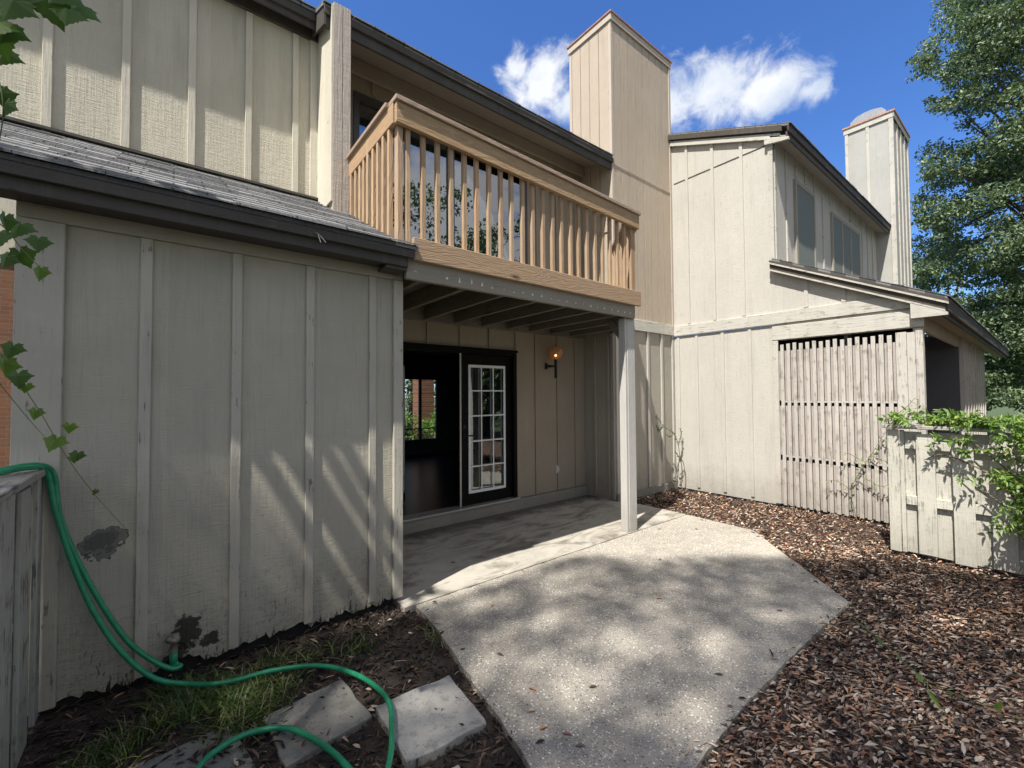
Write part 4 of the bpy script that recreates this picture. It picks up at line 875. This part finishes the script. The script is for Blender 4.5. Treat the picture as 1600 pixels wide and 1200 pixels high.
# stem points and leaf anchor points were measured once; kept as world coordinates at their own distances
stemA=[at(-60,470,1.75),at(5,560,1.8),at(60,640,1.85),at(105,715,1.95),at(150,775,2.1),at(200,830,2.3)]
stemB=[at(-60,330,1.5),at(0,350,1.55),at(35,390,1.6),at(70,425,1.65)]
stemC=[at(-80,-60,1.2),at(10,5,1.15),at(70,10,1.15),at(120,20,1.2)]
stemD=[at(-60,60,1.2),at(-10,110,1.2),at(5,170,1.2),at(-5,240,1.25)]
stemE=[at(-60,520,1.7),at(0,600,1.8),at(45,655,1.85),at(85,700,1.9)]
stems_mesh([stemA,stemB,stemC,stemD,stemE],.003,'stemgreen',G)
gb=MB(); rr=random.Random(4)
LV=[(30,355,1.6,.13),(8,345,1.55,.12),(60,378,1.6,.11),(35,400,1.62,.13),(62,425,1.65,.10),(10,405,1.6,.11),(-5,370,1.55,.14),
    (8,570,1.8,.16),(28,590,1.8,.13),(40,605,1.82,.08),(55,645,1.85,.09),(18,545,1.78,.12),(108,668,1.9,.085),(85,690,1.92,.13),(120,712,1.95,.09),(112,718,1.97,.07),(148,768,2.1,.055),
    (78,8,1.15,.15),(105,20,1.15,.11),(122,12,1.2,.13),(50,-5,1.15,.14),(95,-12,1.15,.14),(20,8,1.1,.13),(5,-10,1.1,.13),
    (10,45,1.15,.12),(-5,60,1.15,.13),(5,85,1.2,.11),(10,165,1.2,.09),(3,150,1.2,.10),(-5,40,1.1,.12),(-25,20,1.1,.14)]
for px,py,t,s in LV:
    p=at(px,py,t); dn=Vector((rr.uniform(-.5,.5),rr.uniform(-.5,.5),-1)); nn=Vector((-rr.uniform(-.2,.7),-1,rr.uniform(.2,.9))); grape_leaf(p-dn.normalized()*s*.3,dn,nn,s*.80,gb,0 if rr.random()<.55 else 1)
gb.build('grape_leaves',['grape1','grape2'],G)

# ------------------------------------------------------------------ trees
def crown(name,clusters,leaf,mats,probs,parent,per,flat=1.0):
    Cs=[]
    for c,r_,w_ in clusters:
        n=max(3,int(per*w_)); v=runit(n)*(rng.random((n,1))**.45); v[:,2]*=.75; Cs.append(np.array(c)+v*np.array(r_))
    C=np.concatenate(Cs); n=len(C); D=runit(n); D[:,2]-=.3; Nn=runit(n); Nn[:,2]+=.5; L=rng.uniform(leaf*.7,leaf*1.3,n); Vv,Fq=leafgeo(C,D,Nn,L,L*rng.uniform(.4,.6,n),.15,.12)
    return npmesh(name,Vv,Fq,mats,np.repeat(rng.choice(len(mats),n,p=probs),2),parent)
def trunk(parent,base,top,r,limbs,name='trunk'):
    b=MB(); base=Vector(base); top=Vector(top); mid=(base+top)/2+Vector((.2,.15,0)); P=catmull([base,mid,top],8); b.tube(P,[r*(1-.72*i/len(P)) for i in range(len(P))],10)
    for l in limbs:
        l=Vector(l); k=random.uniform(.35,.9); s=P[int(k*(len(P)-1))]; q=s.lerp(l,.5)+Vector((0,0,.08*(l-s).length)); LP=catmull([s,q,l],5); b.tube(LP,[r*.24*(1-.85*i/len(LP)) for i in range(len(LP))],6)
    return b.build(name,'bark',parent,smooth=True)
# right oak, beyond the neighbour
T=thing('oak_tree','tall leafy oak rising at the right behind the second chimney','tree',(23.5,-1.5,0))
cl=[]; limbs=[]
def W22(px,py,X): 
    d=ray(px,py); t=X/d.x; return Vector((0,0,1.55))+d*t
rr=random.Random(12)
spec=[]
for (x0,x1,y0,y1,n,r_) in ((1440,1600,60,110,26,.55),(1480,1620,-30,60,34,.75),(1418,1450,85,125,6,.32),(1460,1600,110,150,24,.5),(1470,1620,150,210,26,.6),(1448,1480,150,162,3,.25),(1500,1560,180,200,7,.4),
        (1435,1620,230,300,42,.65),(1428,1620,300,400,50,.75),(1430,1620,400,500,48,.8),(1470,1620,500,640,60,.9),(1432,1470,240,420,22,.4),(1520,1700,-200,640,70,1.3)):
    for i in range(n): spec.append((rr.uniform(x0,x1),rr.uniform(y0,y1),r_*rr.uniform(.6,1.25)))
def gapped(px,py): # natural windows between the boughs
    for gx,gy,rx,ry in ((1450,195,44,24),(1462,138,34,12),(1558,180,40,16),(1460,300,18,8),(1455,465,16,20),(1438,200,34,34),(1440,405,16,12),(1525,452,22,9),(1500,255,22,7),(1590,330,22,9),(1530,350,14,7)):
        if ((px-gx)/rx)**2+((py-gy)/ry)**2<1: return True
    return False
for px,py,r_ in spec:
    if gapped(px,py): continue
    X=rr.uniform(20.5,25); p=W22(px,py,X); r_*=.80; cl.append((p[:],(r_,r_*.9,r_*.62),r_*r_*1.6))
    if rr.random()<.16: limbs.append(p)
crown('crown',cl,.115,['oak1','oak2','oak3'],[.25,.38,.37],T,350); trunk(T,(23.5,-1.5,0),(23.2,-.6,12),.30,limbs[::2])
# dark trees further right/behind
for (bx,by,hh,rad,lab) in ((30,3.0,9,3.6,'dark round tree standing far behind the neighbouring townhouse'),(34,-3,12,4.5,'dense dark tree furthest right beyond the fence'),(19,-6,9,3.5,'dense tree just outside the right fence line')):
    T=thing('background_tree',lab,'tree',(bx,by,0)); cl=[]
    for i in range(60):
        v=runit(1)[0]; c=(bx+v[0]*rad*.8,by+v[1]*rad*.8,hh*.55+v[2]*hh*.4); cl.append((c,(1.2,1.2,1.0),1.0))
    crown('crown',cl,.24,['oak1','oak2'],[.7,.3],T,150); trunk(T,(bx,by,0),(bx,by,hh*.7),.3,[c[0] for c in cl[:10]])
# trees behind the photographer, seen only as reflections and shade
for (bx,by,hh,rad,lab) in ((9.5,-4.5,5,2.4,'low dense tree just beyond the right fence, mirrored in the door'),(12,-4.2,4.2,1.8,'small rounded tree behind the vine covered fence, mirrored in the door'),(11.5,-13,13.5,4.5,'broad tree behind the yard, mirrored in the balcony glass'),(17.5,-12,13,4.5,'leafy tree past the right fence, mirrored in the door glass'),(1,-16,12,4,'tall tree opposite the balcony, mirrored in the glass')):
    T=thing('background_tree',lab,'tree',(bx,by,0)); cl=[]
    for i in range(50):
        v=runit(1)[0]; c=(bx+v[0]*rad*.8,by+v[1]*rad*.8,hh*.6+v[2]*hh*.38); cl.append((c,(1.2,1.2,1.0),1.0))
    crown('crown',cl,.26,['oak1','oak2','oak3'],[.5,.35,.15],T,110); trunk(T,(bx,by,0),(bx,by,hh*.7),.3,[c[0] for c in cl[:10]])
# shade tree over the yard: its boughs hang between the sun and the patio
T=thing('oak_tree','large oak over the yard whose boughs dapple the patio','tree',(-9.0,-3.6,0))
def shade_density(x,y):
    """wanted cover of the canopy along sun rays that reach the ground at x,y"""
    def blob(cx,cy,rx,ry,a=0): 
        ca,sa=np.cos(a),np.sin(a); u=((x-cx)*ca+(y-cy)*sa)/rx; v=(-(x-cx)*sa+(y-cy)*ca)/ry; return np.exp(-(u*u+v*v))
    d=np.where((x>-4)&(x<5.9)&(y>-4)&(y<2.93),1.0,0)
    zz_=(y-3.142)/.18; d=np.where((x>-4)&(x<1.02)&(y<=3.142),1.0,d); d=np.where((x>-4)&(y>3.142)&(y<3.6)&(x<.99),1.0,d)                       # storage wall foot and mulch
    d*=1-np.clip((x+.95*y*0-(5.0-.0*y))/.5,0,1)*np.clip((y-.9)/.3,0,1)
    line=(x-3.9)*.65+(y-2.05)*.8                                    # sunny strip beside post and neighbour wall
    d*=1-np.clip((line)/.18,0,1)
    d*=1-np.clip((x-5.35)/.15,0,1)*np.clip((y-.22)/.1,0,1)
    for b in ((1.75,1.62,.22,.30,.3,.95),(2.25,1.72,.26,.2,.2,.95),(2.62,1.35,.30,.14,.4,.9),(1.62,2.05,.18,.2,0,.8),(2.15,2.25,.30,.13,.3,.9),(3.0,1.9,.25,.13,.2,.8),(3.3,1.25,.2,.12,.3,.8),(3.7,1.05,.2,.1,.3,.8),
              (2.0,1.1,.2,.12,0,.8),(3.45,2.35,.35,.10,.1,.8),(2.6,2.62,.45,.09,.12,.9),(1.75,2.72,.30,.09,.1,.7),(4.05,.5,.35,.12,-.4,.7),(3.2,.2,.4,.12,-.3,.6),(2.6,-.1,.35,.15,0,.6),(4.8,.1,.3,.2,0,.6),(1.0,1.9,.18,.16,0,.75),(.70,2.25,.10,.12,0,.5),(.3,2.6,.10,.08,0,.45),
              (.98,3.10,.10,.05,0,.6)):
        d=d*(1-b[5]*blob(*b[:5]))
    return np.clip(d,0,1)
n=84000; gx=rng.uniform(-4,6,n); gy=rng.uniform(-4,3.8,n)
nz1=np.array([mnoise.noise(Vector((a*1.3,b*1.3,4.2))) for a,b in zip(gx,gy)]); keep=rng.random(n)<shade_density(gx,gy)*np.clip(.92+nz1*.5,.25,1); gx=gx[keep]; gy=gy[keep]; n=len(gx)
h=rng.uniform(12,21,n); C=np.stack([gx-SUN.x*h,gy-SUN.y*h,h],1); D=runit(n); Nn=runit(n)*.6+np.array([-.57,-.13,1.0]); L=rng.uniform(.07,.13,n); Vv,Fq=leafgeo(C,D,Nn,L,L*.5,.15,.1)
m2=5200; bx=rng.choice([1.115,1.27,1.37,1.52,1.66],m2,p=[.24,.22,.18,.2,.16])+rng.normal(0,.018,m2); by=rng.uniform(3.05,3.5,m2); h2=rng.uniform(5.0,6.4,m2)  # unseen low leaf strands, shaped to throw shadow streaks on the storage wall
L2=rng.uniform(.03,.07,m2); C2=np.stack([bx-SUN.x*h2+(by-3.3)*.12,by-SUN.y*h2,h2],1); D2=runit(m2)*.5+np.array([0,1.,-.2])
C=np.concatenate([C,C2]); D=np.concatenate([D,D2]); Nn=np.concatenate([Nn,runit(m2)*.6+np.array([-.57,-.18,1.])]); L=np.concatenate([L,L2]); n+=m2; Vv,Fq=leafgeo(C,D,Nn,L,L*.45,.15,.1)
npmesh('crown',Vv,Fq,['oak1','oak2','oak3'],np.repeat(rng.choice(3,n,p=[.4,.4,.2]),2),T)
lm=[C[i] for i in rng.integers(0,n,26)]; trunk(T,(-9.0,-3.6,0),(-7.5,-2.6,12),.36,lm)

# ------------------------------------------------------------------ brick house at the far left and beyond the room window
B=thing('brick_house','orange brick house glimpsed past the left corner board and fence','house',(-3,11.5,0))
MB().box(-7,1.2,11.5,11.6,0,3.95).build('brick_wall','brick',B); MB().box(-7,1.2,11.48,11.6,3.951,6.4).build('gable_siding','cream',B)
MB().prism([(11.3,6.3),(14.5,8),(14.5,8.1),(11.3,6.42)],'x',-7.3,1.5).build('roof','shingle',B)
B=thing('brick_pillar','sunlit brick porch pillar seen through the far window of the dark room','pillar',(6.6,13,0))
MB().box(6.42,6.95,13,13.5,0,3.4).build('shaft','brick',B); MB().box(6.35,7.02,12.95,13.55,3.401,3.5).build('cap','porch',B)
T=thing('shrub','leafy shrub in front of the brick pillar outside the far window','shrub',(6.0,12.4,0))
cl=[((6.0+random.uniform(-1.2,1.4),12.4+random.uniform(-.3,.3),random.uniform(.2,1.0)),(.35,.3,.35),1) for i in range(16)]
crown('crown',cl,.08,['vine1','vine2'],[.5,.5],T,220); stems_mesh([[(6.0,12.4,0),(6.05,12.4,.4),(6.2,12.4,.8)]],.02,'stem',T)
T=thing('background_tree','tree filling the far window view behind the brick pillar','tree',(9,19,0))
cl=[((9+random.uniform(-5,4),19+random.uniform(-1,1),random.uniform(1.5,6)),(1.2,1,1),1) for i in range(40)]
crown('crown',cl,.25,['oak2','oak3'],[.5,.5],T,130); trunk(T,(9,19,0),(9,19,5),.25,[c[0] for c in cl[:6]])
# render
S.render.engine='CYCLES'; S.cycles.max_bounces=8; S.cycles.transparent_max_bounces=12; S.cycles.sample_clamp_indirect=6
